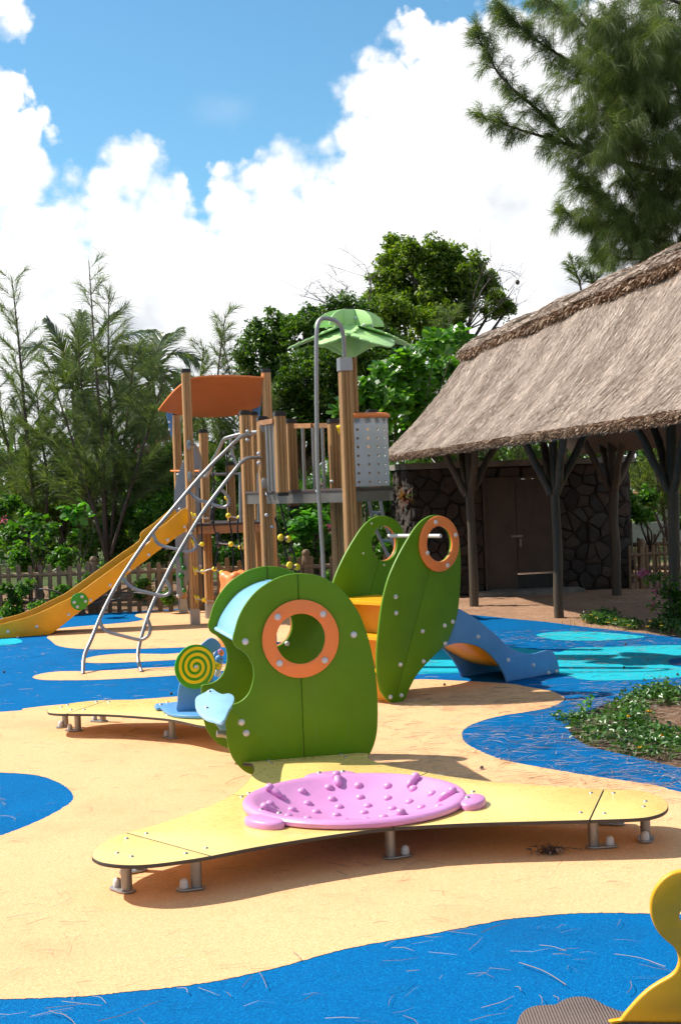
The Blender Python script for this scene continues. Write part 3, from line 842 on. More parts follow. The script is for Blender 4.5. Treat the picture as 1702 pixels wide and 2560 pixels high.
l2 = MB().box(WFR.p((dm + dr) / 2, (dtop + .24) / 2 + .02, .0), (dr - dm - .012, dtop - .29, .05), WFR.rot()).build('door_leaf', m_door, shed, 30)
MB().box(WFR.p((dm + dr) / 2, .12, -.05), (dr - dm, .27, .02), WFR.rot()).build('vent_opening', BLACK, shed, 30)
MB().box(WFR.p((dl + dr) / 2, dtop + .015, .03), (dr - dl + .04, .035, .08), WFR.rot()).build('door_lintel', m_door, shed, 30)
dz = WFR.px(1300, 1340).y
lt = MB(); lt.box(WFR.p(dm + .0, dz, .036), (.17, .03, .015), WFR.rot()); lt.box(WFR.p(dm + .05, dz - .10, .036), (.03, .12, .015), WFR.rot())
lt.build('latch', BEAM, l2, 30)
for uu in (dl + .02, dr - .02): MB().box(WFR.p(uu, dtop / 2, .035), (.04, dtop, .07), WFR.rot()).build('door_frame', m_door, shed, 30)
MB().box(WFR.p((dl + dr) / 2, -.01, .2), (dr - dl + .5, .1, .5), WFR.rot()).build('door_step', m_con, shed, 30)

# ================================================================== climbing tower
tower = thing('climbing_tower', 'tall wooden climbing tower with orange roof, amber slide, steel ladder and leaf canopy', 'climbing tower', (-.8, 15.5, 0))
PANG = math.radians(17)
def post_section(w):
    h = w / 2; c = .009; o = []
    cs = [(-h, -h), (h, -h), (h, h), (-h, h)]
    for k in range(4):
        a, b_ = Vector(cs[k]), Vector(cs[(k + 1) % 4]); d = (b_ - a).normalized(); nn = Vector((-d.y, d.x))
        o.append(a + d * c)
        for g in (.335, .665):
            q = a + (b_ - a) * g
            o += [q - d * .0045, q + nn * .010, q + d * .0045]
        o.append(b_ - d * c)
    return o
def section_prism(mb, sec, x, y, z0, z1, ang):
    ca, sa = math.cos(ang), math.sin(ang); n_ = len(sec); b0 = len(mb.v)
    for z in (z0, z1):
        for q in sec: mb.v.append((x + q.x * ca - q.y * sa, y + q.x * sa + q.y * ca, z))
    for i in range(n_): mb.f.append((b0 + i, b0 + (i + 1) % n_, b0 + n_ + (i + 1) % n_, b0 + n_ + i)); mb.m.append(0)
    for s_ in (0, n_):
        tri = tessellate_polygon([[Vector((q.x, q.y, 0)) for q in sec]])
        for t in tri: mb.f.append(tuple(b0 + s_ + k for k in t)); mb.m.append(0)
    return mb
SEC = post_section(.105)
def sq(w, c):
    h = w / 2
    return [Vector(q) for q in ((-h + c, -h), (h - c, -h), (h, -h + c), (h, h - c), (h - c, h), (-h + c, h), (-h, h - c), (-h, -h + c))]
TP = {}
def tpost(key, px, py, Y, zb=0.0, cap=True, shoe=True, ang=PANG, capm=BLACK):
    q = depth(px, py, Y); TP[key] = q
    p_ = section_prism(MB(), SEC, q.x, q.y, zb + (.17 if shoe and zb == 0 else 0), q.z - .03, ang).build('post', WOOD, tower, 35)
    if cap:
        cm = MB(); section_prism(cm, sq(.114, .012), q.x, q.y, q.z - .045, q.z - .008, ang); section_prism(cm, sq(.096, .02), q.x, q.y, q.z - .008, q.z + .004, ang)
        cm.build('post_cap', capm, p_, 30)
    if zb > 0:
        section_prism(MB(), sq(.110, .012), q.x, q.y, zb - .02, zb + .015, ang).build('post_cap', BLACK, p_, 30)
    elif shoe:
        sm = MB(); section_prism(sm, sq(.112, .008), q.x, q.y, -.02, .20, ang)
        sm.build('post_shoe', GALV, p_, 30)
    return p_
tpost('P1', 464.7, 923, 17.7); tpost('P14', 664.5, 923, 17.9); tpost('P2', 440, 1030, 19.5); tpost('P13', 636, 1030, 19.4)
tpost('P3', 508, 1074, 18.5); tpost('P12', 575, 1155, 18.9, 1.20)
tpost('P4', 612, 1027, 14.9); tpost('P5', 656, 1042, 14.4); tpost('P6', 698, 1029, 13.8, 1.62); tpost('P7', 726, 1048, 14.9, 1.47)
tpost('P8', 833, 1048, 14.3); p9 = tpost('P9', 861, 903, 12.9, cap=False); tpost('P10', 871, 772, 13.5); tpost('P11', 929, 1025, 14.2, 1.55)
q = TP['P9']
section_prism(MB(), sq(.122, .01), q.x, q.y, q.z - .09, q.z + .03, PANG).build('steel_collar', GALV, p9, 30)
def T3(path, Y):
    if isinstance(Y, (int, float)): Y = (Y, Y)
    n_ = len(path) - 1
    return [depth(x, y, Y[0] + (Y[1] - Y[0]) * i / n_) for i, (x, y) in enumerate(path)]
def tube(name, path, Y, r, mat=STEEL, parent=tower, n=10, sm=4):
    return MB().tube(catmull(T3(path, Y), sm, False) if len(path) > 2 else T3(path, Y), r, n).build(name, mat, parent, 50)
BOLT = None
def dome_mesh(r=.018):
    return MB().lathe([(1e-6, r * .95), (r * .35, r * .9), (r * .65, r * .72), (r * .9, r * .4), (r, 0), (r, -.004)][::-1], 12).mesh('bolt_cap', CAPWHITE, 60)
BOLT = dome_mesh()
def bolt(p, n, parent, sc=1.0):
    rot = Vector(n).to_track_quat('Z', 'Y').to_matrix().to_4x4()
    return mesh_obj('bolt_cap', BOLT, parent, Matrix.Translation(p) @ rot @ Matrix.Scale(sc, 4))
def tbolt(px, py, Y, sc=1.1, par=tower): return bolt(depth(px, py, Y), (0, -1, .05), par, sc)

# decks: boards on beams
def deck(name, poly, z, t, mat, beam_h, beam_m):
    o = board(flat(z), poly, (), t, .003).build(name, mat, tower, 30)
    for i in range(len(poly)):
        a, b_ = Vector(poly[i - 1]), Vector(poly[i]); d = (b_ - a); L_ = d.length; d.normalize()
        if L_ < .2: continue
        c_ = (a + b_) / 2 + Vector((-d.y, d.x)) * .03
        MB().box((c_.x, c_.y, z - t - beam_h / 2 - .002), (L_ - .1, .04, beam_h), Matrix.Rotation(math.atan2(d.y, d.x), 3, 'Z')).build('deck_beam', beam_m, o, 30)
    return o
xy = lambda k: TP[k].xy
deck('deck', ccw([xy('P1') + Vector((.03, -.02)), xy('P14') + Vector((0, -.02)), xy('P13'), xy('P2')]), 1.27, .03, DECKBROWN, .10, WOODRAIL)
dz1 = 1.655
deck('deck', ccw([xy('P4') + Vector((-.05, 0)), xy('P5') + Vector((-.02, -.05)), xy('P9') + Vector((.02, -.02)), xy('P9') + Vector((.42, .25)), xy('P11') + Vector((.12, .12)), xy('P8') + Vector((.05, .3)), xy('P4') + Vector((.1, .35))]), dz1, .03, DECKBROWN, .10, BEAM)
for p_, y_ in ((cN(247, 212), 14.8), (cN(403, 207), 14.3), (cN(398, 402), 14.33), (cN(450, 510), 14.33), (cN(518, 238), 14.2), (cN(873, 180), 13.3), (cN(1005, 90), 14.2), (cN(1250, 175), 13.0)):
    tbolt(*p_, y_)

# leaning orange roof with its two blue brackets: front edge high, back edge low, bowed between
rf_front = [cA(345, 262), cA(480, 233), cA(700, 224), cA(900, 228), cA(1098, 242)]
rf_back = [cA(62, 562), cA(330, 612), cA(540, 628), cA(800, 610), cA(1062, 545)]
mb = MB(); nu, nv = 24, 12
fa = catmull([depth(x, y, 17.74) for x, y in rf_front], 6, False); ba = catmull([depth(x, y, 19.3) for x, y in rf_back], 6, False)
for th in (0, -.02):
    for j in range(nv + 1):
        for i in range(nu + 1):
            s_ = j / nv; p_ = fa[i].lerp(ba[i], s_); p_ = p_ + Vector((0, 0, th + .035 * math.sin(math.pi * s_)))
            mb.v.append(tuple(p_))
K_ = (nu + 1) * (nv + 1); ix = lambda l, j, i: l * K_ + j * (nu + 1) + i
for j in range(nv):
    for i in range(nu):
        for l in (0, 1): mb.f.append((ix(l, j, i), ix(l, j, i + 1), ix(l, j + 1, i + 1), ix(l, j + 1, i))); mb.m.append(0)
for i in range(nu):
    for j in (0, nv): mb.f.append((ix(0, j, i), ix(0, j, i + 1), ix(1, j, i + 1), ix(1, j, i))); mb.m.append(0)
for j in range(nv):
    for i in (0, nu): mb.f.append((ix(0, j, i), ix(0, j + 1, i), ix(1, j + 1, i), ix(1, j, i))); mb.m.append(0)
roof_t = mb.build('roof', ORANGE, tower, 40)
fr = upright(depth(*cA(180, 600), 19.35).x, 19.35, math.radians(12))
br = board(fr, [fr.px(*cA(*p)) for p in ((205, 437), (206, 500), (204, 700), (203, 825), (190, 832), (170, 750), (145, 620), (132, 545), (160, 490))], (), .02).build('roof_bracket', BLUE, roof_t)
for p in ((155, 530), (172, 688), (175, 763)): bolt(fr.p(*fr.px(*cA(*p))), fr.n, br, 1.0)
fr = upright(depth(*cA(1030, 560), 19.2).x, 19.2, math.radians(-30))
board(fr, [fr.px(*cA(*p)) for p in ((1068, 437), (1058, 560), (1050, 635), (1040, 640), (1030, 585), (975, 580), (985, 545), (1020, 500))], (), .02).build('roof_bracket', BLUE, roof_t)

# railings
def rail(p, q, Y0, Y1, th=.035, hh=.05):
    a, b_ = depth(*p, Y0), depth(*q, Y1); d = b_ - a; L_ = d.length
    xa = d.normalized(); za = Vector((0, 0, 1)); za = (za - xa * za.dot(xa)).normalized(); ya = za.cross(xa)
    return MB().box((a + b_) / 2, (L_, th, hh), Matrix((xa, ya, za)).transposed()).build('top_rail', WOODRAIL, tower, 30)
rail(cA(1062, 698), cA(1195, 675), 14.3, 13.8); rail(cA(1405, 725), cA(1568, 722), 14.8, 14.55); rail(cB(232, 1197), cB(560, 1190), 14.8, 14.35)
for x1, y1, x2, y2, Y in ((1125, 712, 1145, 1325, 14.1), (1160, 708, 1182, 1320, 14.05), (1192, 700, 1212, 1318, 14.0), (1182, 706, 1200, 1318, 14.3)):
    q = depth(*cA(x1, y1), Y); MB().tube([q, (q.x, q.y, dz1 - .005)], .017, 10).build('baluster', STEEL, tower, 50)
for x1, y1, x2, y2, Y in ((300, 1215, 320, 1690, 14.75), (398, 1212, 418, 1690, 14.65), (492, 1210, 512, 1680, 14.5)):
    q = depth(*cB(x1, y1), Y - .35); MB().tube([q, (q.x, q.y, dz1 - .005)], .018, 10).build('baluster', STEEL, tower, 50)
for a in ((1095, 735, 14.2), (1105, 1285, 14.2)):
    fr = upright(depth(*cA(a[0], a[1]), a[2]).x, a[2], math.radians(20)); c_ = fr.px(*cA(a[0], a[1]))
    board(fr, circle(c_, .035, 20, .055), (), .006, .002).build('rail_bracket', GALV, tower)

# steel arch ladder with hooped rungs
lad = tube('ladder_rail', [(208, 1686), (209.5, 1655), (214, 1632), (230, 1596), (257, 1531), (300, 1450), (370, 1346), (420, 1287), (505, 1187), (576, 1116), (600, 1094), (611, 1088), (627, 1088)], (13.1, 14.85), .019)
tube('ladder_rail', [(355, 1680), (349, 1664), (345, 1640), (351, 1603), (367, 1550), (386, 1501), (420, 1432), (441, 1392), (502, 1289), (556, 1215), (591, 1171), (606, 1154), (622, 1145), (651, 1144)], (13.1, 14.35), .019)
hoops = [([cK(1100, 365), cK(1112, 500), cK(1150, 650), cK(1205, 775)], 14.6),
         ([cK(*p) for p in ((520, 1100), (590, 1180), (680, 1240), (800, 1272), (900, 1308), (1000, 1330), (1065, 1305), (1085, 1235), (1045, 1160), (970, 1085))], (14.25, 14.1)),
         ([cC(*p) for p in ((15, 450), (45, 525), (110, 568), (250, 600), (350, 622), (415, 602), (437, 560), (420, 505), (380, 445))], (13.85, 13.75)),
         ([cD(*p) for p in ((1155, 985), (1200, 1050), (1280, 1098), (1420, 1135), (1500, 1158))] + [cC(*p) for p in ((60, 1047), (120, 1055), (170, 1030), (180, 985), (160, 930), (132, 870))], (13.5, 13.45)),
         ([cD(*p) for p in ((930, 1385), (955, 1445), (1010, 1492), (1150, 1530), (1280, 1562), (1340, 1560), (1390, 1520), (1405, 1450), (1378, 1375))], (13.28, 13.25))]
for h_, y_ in hoops: tube('rung', h_, y_, .0165)
for p, Y in (((935, 778), 14.75), ((935, 862), 14.75), ((1045, 995), 14.25), ((1045, 1088), 14.25)): tbolt(*cA(*p), Y, 1.1)
# grab bars of the lower deck
tube('grab_bar', [cK(520, 445), cK(565, 440), cK(620, 495), cK(665, 610), cK(688, 750), cK(690, 880)], (17.6, 17.9), .02)
for a, b_, y0, y1 in (((360, 880), (470, 878), 19.4, 19.2), ((525, 898), (700, 888), 17.6, 17.9), ((800, 875), (1240, 865), 18.5, 18.8), ((1385, 285), (1480, 282), 15.2, 15.0)):
    tube('grab_bar', [cK(*a), cK(*b_)], (y0, y1), .021)
tube('grab_bar', [cK(*p) for p in ((700, 905), (770, 890), (825, 790), (850, 700), (940, 520), (1000, 395), (1060, 358), (1260, 305))], (16.3, 15.1), .0195)
tube('grab_bar', [cK(1240, 840), cK(1240, 1100), cK(1242, 1545)], 15.6, .02)
tube('grab_bar', [cK(1490, 850), cK(1495, 1540)], 15.6, .016)
for p, Y in (((520, 460), 17.62), ((535, 905), 17.62), ((372, 893), 19.42)):
    c_ = depth(*cK(*p), Y); fr = upright(c_.x, c_.y, PANG)
    board(fr, circle((0, c_.z), .032, 24, .065), (), .008, .002).build('bar_flange', GALV, tower)
# grey climbing wall with green grips
fr = upright(depth(443, 1400, 18.9).x, 18.9, math.radians(-5))
wall_o = catmull([fr.px(*p) for p in ((438, 1325), (436, 1230), (455, 1160), (480, 1122), (503, 1130), (506, 1250), (509, 1370), (506, 1421), (480, 1432), (468, 1460), (455, 1492), (447, 1497), (442, 1480), (440, 1400))], 4)
wl_ = board(fr, wall_o, (), .022).build('climbing_wall', GREY, tower)
for p in ((285, 640), (290, 860)):
    c_ = fr.p(*fr.px(*cC(*p)), .02); g_ = MB()
    g_.ball(c_, .05, 12, 8, (.8, .5, .8)); g_.ball(c_ + Vector((.01, 0, -.10)), .035, 10, 8, (.55, .5, 2.0)); g_.ball(c_ + Vector((.035, -.01, -.2)), .04, 10, 7, (.8, .6, .9))
    g_.build('climbing_grip', GRIPGREEN, wl_, 60)
for p in ((478, 760), (255, 1058)): bolt(fr.p(*fr.px(*cC(*p))), fr.n, wl_, 1.3)
MB().tube([depth(*cK(270, 826), 19.6), depth(*cK(670, 826), 18.7)], .015, 8).build('orange_rail', ORANGE, tower)

# amber slide
sfr = upright(-1.97, 17.62, math.atan(.40))
near_top = [cC(338, 193), cC(150, 335), cC(0, 445), cD(1400, 650), cD(1200, 792), cD(900, 1010), cD(700, 1152), cD(560, 1222), cD(400, 1300), cD(250, 1358), cD(100, 1396), cD(0, 1420), (-110, 1570), (-230, 1574)]
near_bot = [(-230, 1622), (-100, 1609), (0, 1599), cD(200, 1555), cD(400, 1535), cD(470, 1512), cD(540, 1468), cD(700, 1340), cD(860, 1218), cD(1100, 1040), cD(1230, 922), cD(1400, 800), cC(0, 665), cC(230, 490), cC(342, 398)]
out_s = [sfr.px(*p) for p in near_top] + [sfr.px(*p) for p in near_bot]
out_s = [Vector((p.x, max(p.y, .004))) for p in catmull(out_s, 3)]
slide = board(sfr, out_s, (), .019).build('slide', AMBER, tower)
SW = .56
ff = sfr.shift(-SW)
board(ff, out_s, (), .019).build('side_panel', AMBER, slide)
# slide bed: follows a line between the panel's edges
top2 = catmull([sfr.px(*p) for p in near_top], 3, False); bot2 = list(reversed(catmull([sfr.px(*p) for p in near_bot], 3, False)))
nb = 40; mb = MB()
for i in range(nb + 1):
    a = top2[int(i / nb * (len(top2) - 1))]; b_ = bot2[int(i / nb * (len(bot2) - 1))]; m_ = a.lerp(b_, .62)
    for w_ in (-.019, -SW): mb.v.append(tuple(sfr.p(m_.x, m_.y, w_)))
for i in range(nb): mb.f.append((2 * i, 2 * i + 2, 2 * i + 3, 2 * i + 1)); mb.m.append(0)
mb.build('slide_bed', STEEL, slide, 60)
for p in (cD(78, 1490), cD(347, 1442), cD(168, 1548), cD(644, 1330), cD(848, 1198), cD(1030, 1055), cD(1210, 913), cD(1390, 774), cD(1568, 634), cC(155, 512), cC(322, 381)):
    bolt(sfr.p(*sfr.px(*p)), sfr.n, slide, 1.15)
bolt(ff.p(*ff.px(*cC(272, 208)), .01), sfr.n, slide, 1.15)
c_ = sfr.px(*cD(744, 1208))
disc = board(sfr.shift(.017), circle(c_, 22.2 / 205, 40), (), .016).build('green_disc', BRIGHTGREEN, slide)
for p in ((765, 1162), (797, 1206), (693, 1215), (723, 1257)): bolt(sfr.p(*sfr.px(*cD(*p)), .017), sfr.n, slide, 1.15)

# fireman's pole
tube('sliding_pole', [(811, 1640), (809, 1438), (801, 1300), (794, 1180), (791.5, 1000), (791, 880), (792, 824), (797, 804), (808, 796), (823, 797), (840, 803), (853, 819), (859, 848), (861, 892)], (12.6, 12.9), .020)

# perforated grey drum panel with orange rim
ctr = Vector((depth(893, 1120, 13.55).x, 13.75)); RAD = .31
a0, a1 = math.radians(-118), math.radians(-2); z0, z1 = dz1 + .01, depth(905, 1040, 13.4).z
ncol, nrow = 6, 8; mb = MB()
def drum(a, z, r=RAD): return (ctr.x + r * math.cos(a), ctr.y + r * math.sin(a), z)
ca_, cz_ = (a1 - a0) / ncol, (z1 - z0) / nrow
for i in range(ncol):
    for j in range(nrow):
        am, zm = a0 + (i + .5) * ca_, z0 + (j + .5) * cz_
        hole = not (i < 1 or j == 7); bs = []
        for rr_ in (RAD, RAD - .007):
            b0 = len(mb.v); bs.append(b0)
            for k in range(8):
                an = k * math.pi / 4; cx_, cy_ = math.cos(an), math.sin(an); m_ = max(abs(cx_), abs(cy_))
                mb.v.append(drum(am + cx_ / m_ * ca_ / 2, zm + cy_ / m_ * cz_ / 2, rr_))
            for k in range(8):
                an = k * math.pi / 4; mb.v.append(drum(am + math.cos(an) * .0135 / RAD, zm + math.sin(an) * .0135, rr_))
            for k in range(8): mb.f.append((b0 + k, b0 + (k + 1) % 8, b0 + 8 + (k + 1) % 8, b0 + 8 + k)); mb.m.append(0)
            if not hole: mb.f.append(tuple(b0 + 8 + k for k in range(8))); mb.m.append(0)
        for k in range(8): mb.f.append((bs[0] + 8 + k, bs[0] + 8 + (k + 1) % 8, bs[1] + 8 + (k + 1) % 8, bs[1] + 8 + k)); mb.m.append(0)
import bmesh
me_d = mb.mesh('drum_panel', DRUM, 0); bm_ = bmesh.new(); bm_.from_mesh(me_d); bmesh.ops.remove_doubles(bm_, verts=bm_.verts, dist=1e-4); bmesh.ops.recalc_face_normals(bm_, faces=bm_.faces); bm_.to_mesh(me_d); bm_.free()
me_d.set_sharp_from_angle(angle=math.radians(35))
drum_o = mesh_obj('drum_panel', me_d, tower)
MB().tube([drum(a0 + (a1 - a0) * i / 24, z1 + .01) for i in range(25)], .026, 8).build('drum_rim', ORANGE, drum_o, 60)
# steel ladder on the far side
for dx in (0, .24):
    tube('side_ladder', [(cN(1335, 150)[0] + dx * 130, cN(0, 140)[1]), (cN(1350, 250)[0] + dx * 122, cN(0, 250)[1]), (cN(1375, 400)[0] + dx * 118, cN(0, 400)[1]), (cN(1420, 540)[0] + dx * 118, cN(0, 540)[1]), (cN(1500, 720)[0] + dx * 118, cN(0, 720)[1]), (cN(1620, 960)[0] + dx * 118, cN(0, 960)[1]), (cN(1700, 1140)[0] + dx * 118, 1560)], 14.6, .019)
for x, y in ((1365, 380), (1465, 640), (1580, 880)): tube('side_rung', [cN(x, y), cN(x + 105, y - 3)], 14.6, .017)

# rope net and rope ladder
def rope(pp, Y, r=.010, mat=BLACK): return tube('rope', pp, Y, r, mat, tower, 6, 3)
rope([cK(1055, 440), cK(1052, 700), cK(1060, 1000), cK(1082, 1450), cK(1110, 1680)] + pts(cC, (775, 400), (790, 560), (800, 820)), 16.0)
rope([cK(850, 830), cK(870, 960)] + pts(cC, (600, 330), (640, 480)), 16.6)
rope(pts(cC, (850, 290), (838, 420), (870, 580), (905, 820)), 15.6); rope(pts(cC, (465, 0), (485, 300), (500, 800), (512, 1110)), 17.4); rope(pts(cC, (645, 600), (625, 720), (612, 800)), 16.6)
for pp, Y in (([(400, 285), (480, 295), (560, 297)], 17.0), ([(750, 270), (800, 285), (858, 290), (900, 280)], 15.8), ([(655, 540), (720, 548), (775, 550), (820, 570), (870, 580), (910, 578)], 15.9), ([(405, 565), (450, 560), (492, 550)], 17.4),
              ([(420, 815), (500, 820), (560, 800), (612, 793), (650, 815), (690, 830)], 17.0), ([(430, 1090), (510, 1097), (560, 1105), (610, 1112)], 17.4)):
    rope(pts(cC, *pp), Y, .009, GALV)
for p, Y in (((750, 270), 15.8), ((858, 290), 15.8), ((775, 550), 15.9), ((870, 580), 15.9), ((492, 550), 17.4), ((498, 820), 17.2), ((612, 793), 17.0), ((685, 830), 16.8), ((510, 1097), 17.3), ((735, 92), 15.9)):
    MB().ball(depth(*cC(*p), Y), .031, 12, 8, (1, 1, .95)).build('rope_ball', CAPYELLOW, tower, 60)
for p in ((398, 280), (400, 545), (415, 812), (430, 1085)):
    c_ = depth(*cC(*p), 17.55); MB().lathe([(.062, 0), (.06, .012), (.03, .022), (.026, .05), (1e-6, .055)], 14, c_, Matrix.Rotation(math.radians(72), 3, 'Y')).build('rope_flange', CAPYELLOW, tower, 50)
for x, y, sx_, sz_ in ((618, 155, .9, 2.0), (600, 210, .9, 1.2), (592, 270, .9, 2.4), (596, 335, .7, .9), (650, 490, .9, 2.2), (655, 545, 1.0, 1.6)):
    MB().ball(depth(*cC(x, y), 16.6), .034, 10, 8, (sx_, .8, sz_)).build('rope_connector', BLACK, tower, 60)
rope(pts(cC, (1245, 110), (1290, 300), (1325, 440), (1390, 660), (1440, 830)), 14.1); rope(pts(cC, (1205, 290), (1240, 400), (1270, 490), (1345, 760), (1378, 830)), 14.1)
for a, b_ in (((1262, 486), (1338, 500)), ((1350, 758), (1422, 775))):
    r1 = MB().tube([depth(*cC(*a), 14.1), depth(*cC(*b_), 14.05)], .022, 10).build('ladder_rung', TREAD, tower, 50)
    for e_ in (a, b_): MB().ball(depth(*cC(*e_), 14.07), .038, 12, 8, (.9, 1, 1)).build('rung_end', CAPYELLOW, r1, 60)
MB().lathe([(.045, 0), (.04, .06), (.025, .09), (1e-6, .095)], 12, depth(*cB(640, 1235), 13.6), Matrix.Rotation(math.radians(75), 3, 'Y')).build('yellow_horn', CAPYELLOW, tower, 60)

# leaf canopy: upright fins and scalloped drooping leaves
q = TP['P10']; can = Vector((q.x, q.y, q.z))
leafroot = MB()
def scallop_leaf(ang, slope, r0, r1, wid, z):
    """a leaf blade lying outward from the mast"""
    ca2, sa2 = math.cos(ang), math.sin(ang); n_ = 78; o = []
    for i in range(n_ + 1):
        s_ = i / n_; r = r0 + (r1 - r0) * s_
        w_ = wid * (math.sin(math.pi * min(1, s_ * .93 + .07) ** .8)) ** .7 if s_ < 1 else 0
        w_ *= 1 - .20 * (1 - abs(math.sin(s_ * math.pi * 6.5)) ** .6); o.append((r, w_))
    o2 = [Vector((r, w_)) for r, w_ in o] + [Vector((r, -w_)) for r, w_ in reversed(o[1:-1])]
    du = Vector((ca2 * math.cos(slope), sa2 * math.cos(slope), -math.sin(slope))); dv = Vector((-sa2, ca2, 0)); nn = du.cross(dv)
    return Frame(can + Vector((0, 0, z)), du, dv, nn), o2
for k, (ang, slope) in enumerate(((math.radians(188), .36), (math.radians(-50), .46), (math.radians(8), .36), (math.radians(98), .38), (math.radians(-125), .46))):
    fr, o2 = scallop_leaf(ang, slope, .07, .64 if k != 4 else .52, .27 if k == 1 else .23, -.135)
    lf = board(fr, o2, (), .016).build('leaf', LEAFGREEN, tower, 45)
    du = Vector((math.cos(ang), math.sin(ang), 0)); nn = Vector((du.y, -du.x, 0))
    f2 = Frame(can + (Vector((0, -.066, 0)) if k in (0, 2) else Vector((0, 0, 0))), du, (0, 0, 1), nn)
    fin = [Vector((-.055 if k in (0, 2) else .03, -.015)), Vector((.05, -.012))] + [Vector((.05 + .29 * math.sin(t * math.pi / 2 / 10), -.015 - .17 * (1 - math.cos(t * math.pi / 2 / 10)))) for t in range(1, 11)] + [Vector((-.055 if k in (0, 2) else .03, -.17))]
    board(f2, fin, (), .016).build('fin', LEAFGREEN, lf, 45)
    gus = [Vector((-.05 if k in (0, 2) else .05, -.22)), Vector((.05, -.22)), Vector((.36, -.36)), Vector((.22, -.38)), Vector((.12, -.43)), Vector((.05, -.47)), Vector((-.05 if k in (0, 2) else .045, -.47))]
    board(f2.shift(.02), gus, (), .016).build('gusset', LEAFGREEN, lf, 45)
    for u_, v_ in ((.10, -.10), (.22, -.18)): bolt(f2.p(u_, v_, .003), nn, lf, .9)

# ================================================================== playhouse on its star-shaped deck
ZD = .17
house = thing('playhouse', 'green playhouse with orange porthole on yellow star-shaped deck with lilac dish', 'playhouse', (-.1, 7.5, 0))
def zpx(z, px): return [ground(x, y, z).xy for x, y in px]
deck_px = [cF(65, 578), cF(78, 548), cF(110, 520), cF(170, 486), cF(260, 452), cF(450, 398), cF(700, 310), cF(850, 238), cF(920, 185), cF(960, 130), cF(973, 98), cF(966, 74), (628, 1909), (624, 1904)]
deck_px2 = [(894, 1881.5), (924, 1897), (966, 1913), (1038, 1926), (1120, 1940), (1232, 1954), (1360, 1964), (1509, 1973), (1580, 1975), (1626, 1982), (1657, 1995), (1670, 2011), (1664, 2027), (1637, 2039), (1590, 2046),
            (1473, 2050), (1360, 2053), (1156, 2059), (984, 2069), (900, 2078), (780, 2095), (646, 2117), (528, 2140), (468, 2150), (379, 2161), (312, 2163), (258, 2157), (234, 2147)]
A_ = catmull(zpx(ZD, deck_px2 + deck_px), 5)[:-4]
outline = ccw([q for q in A_])
bowl_c = ground(886, 1984, ZD + .045); BC = bowl_c.xy; HR = .462
def nearest(pt): p_ = ground(pt[0], pt[1], ZD).xy; return min(range(len(outline)), key=lambda i: (outline[i] - p_).length)
iL1, iL2 = nearest(cF(255, 452)), nearest(cF(738, 582))
iR1, iR2 = nearest(cG(1190, 182)), nearest(cG(1120, 333))
iF = nearest(cG(168, 370)); iW = nearest(cF(847, 240)); iE = nearest((1075, 1933))
def chain(i, j):
    out = [outline[i]]
    while i != j: i = (i + 1) % len(outline); out.append(outline[i])
    return out
def deckpiece(poly):
    poly = ccw(poly); poly = inset(poly, .0016)
    o = board(flat(ZD), poly, (), .016, .0025, MB(), 1, 0).build('deck_panel', [PALEYELLOW, EDGE], house, 40)
    return o
def arc(pa, pb):
    a, b_ = (pa - BC), (pb - BC); t0, t1 = math.atan2(a.y, a.x), math.atan2(b_.y, b_.x)
    while t1 < t0: t1 += 2 * math.pi
    return [BC + Vector((math.cos(t0 + (t1 - t0) * k / 16), math.sin(t0 + (t1 - t0) * k / 16))) * HR for k in range(17)]
# outline is counter-clockwise from above: left arm, front, right arm, house side
def piece_between(i, j): # outline chain i->j, then back round the dish
    ch_ = chain(i, j); ar = arc(outline[i], outline[j]); return ch_ + list(reversed(ar))
deckpiece(chain(iL1, iL2)); deckpiece(chain(iR2, iR1))
lf = chain(iW, iL1) + chain(iL2, iF) + list(reversed(arc(outline[iW], outline[iF])))
deckpiece(lf)
rt = chain(iF, iR2) + chain(iR1, iE) + list(reversed(arc(outline[iF], outline[iE])))
deckpiece(rt)
hs = chain(iE, iW) + list(reversed(arc(outline[iE], outline[iW])))
deckpiece(hs)
SCREW = MB().lathe([(.0075, 0), (.006, .003), (1e-6, .0045)], 10).mesh('screw', STEEL, 50)
for p in (cF(262, 485), cF(209, 566), cF(290, 586), cF(373, 457), cF(593, 569), cF(707, 539), cG(1127, 200), cG(1237, 201), cG(1393, 241), cG(1384, 267), cG(1192, 300), cG(1076, 297), cG(86, 351), cG(200, 340),
          cE(697, 1511), cE(723, 1533), cE(1245, 1464), cE(1278, 1486), cF(906, 252), cF(945, 230)):
    mesh_obj('screw', SCREW, house, Matrix.Translation(ground(*p, ZD)) @ Matrix.Scale(1.35, 4))
def dleg(p, cap=None, z=ZD, par=None):
    q = ground(*p); par = par or house
    l_ = MB().tube([(q.x, q.y, .002), (q.x, q.y, z - .018)], .0235, 16).build('leg', STEEL, par, 40)
    c_ = ground(*cap) if cap else q + Vector((.07, .01, 0)); d = (c_ - q).xy
    a = math.atan2(d.y, d.x); L_ = d.length
    o = [Vector((math.cos(t), math.sin(t))) * .038 for t in np.linspace(math.pi / 2, 3 * math.pi / 2, 10)] + [Vector((L_, 0)) + Vector((math.cos(t), math.sin(t))) * .034 for t in np.linspace(-math.pi / 2, math.pi / 2, 10)]
    fr = Frame((q.x, q.y, .013), (math.cos(a), math.sin(a), 0), (-math.sin(a), math.cos(a), 0), (0, 0, 1))
    board(fr, o, (), .009, .002).build('foot_plate', GALV, l_, 40)
    MB().lathe([(.019, .01), (.019, .03), (.016, .043), (.009, .05), (1e-6, .052)], 14, (c_.x, c_.y, 0)).build('foot_cap', CAPWHITE, l_, 60)
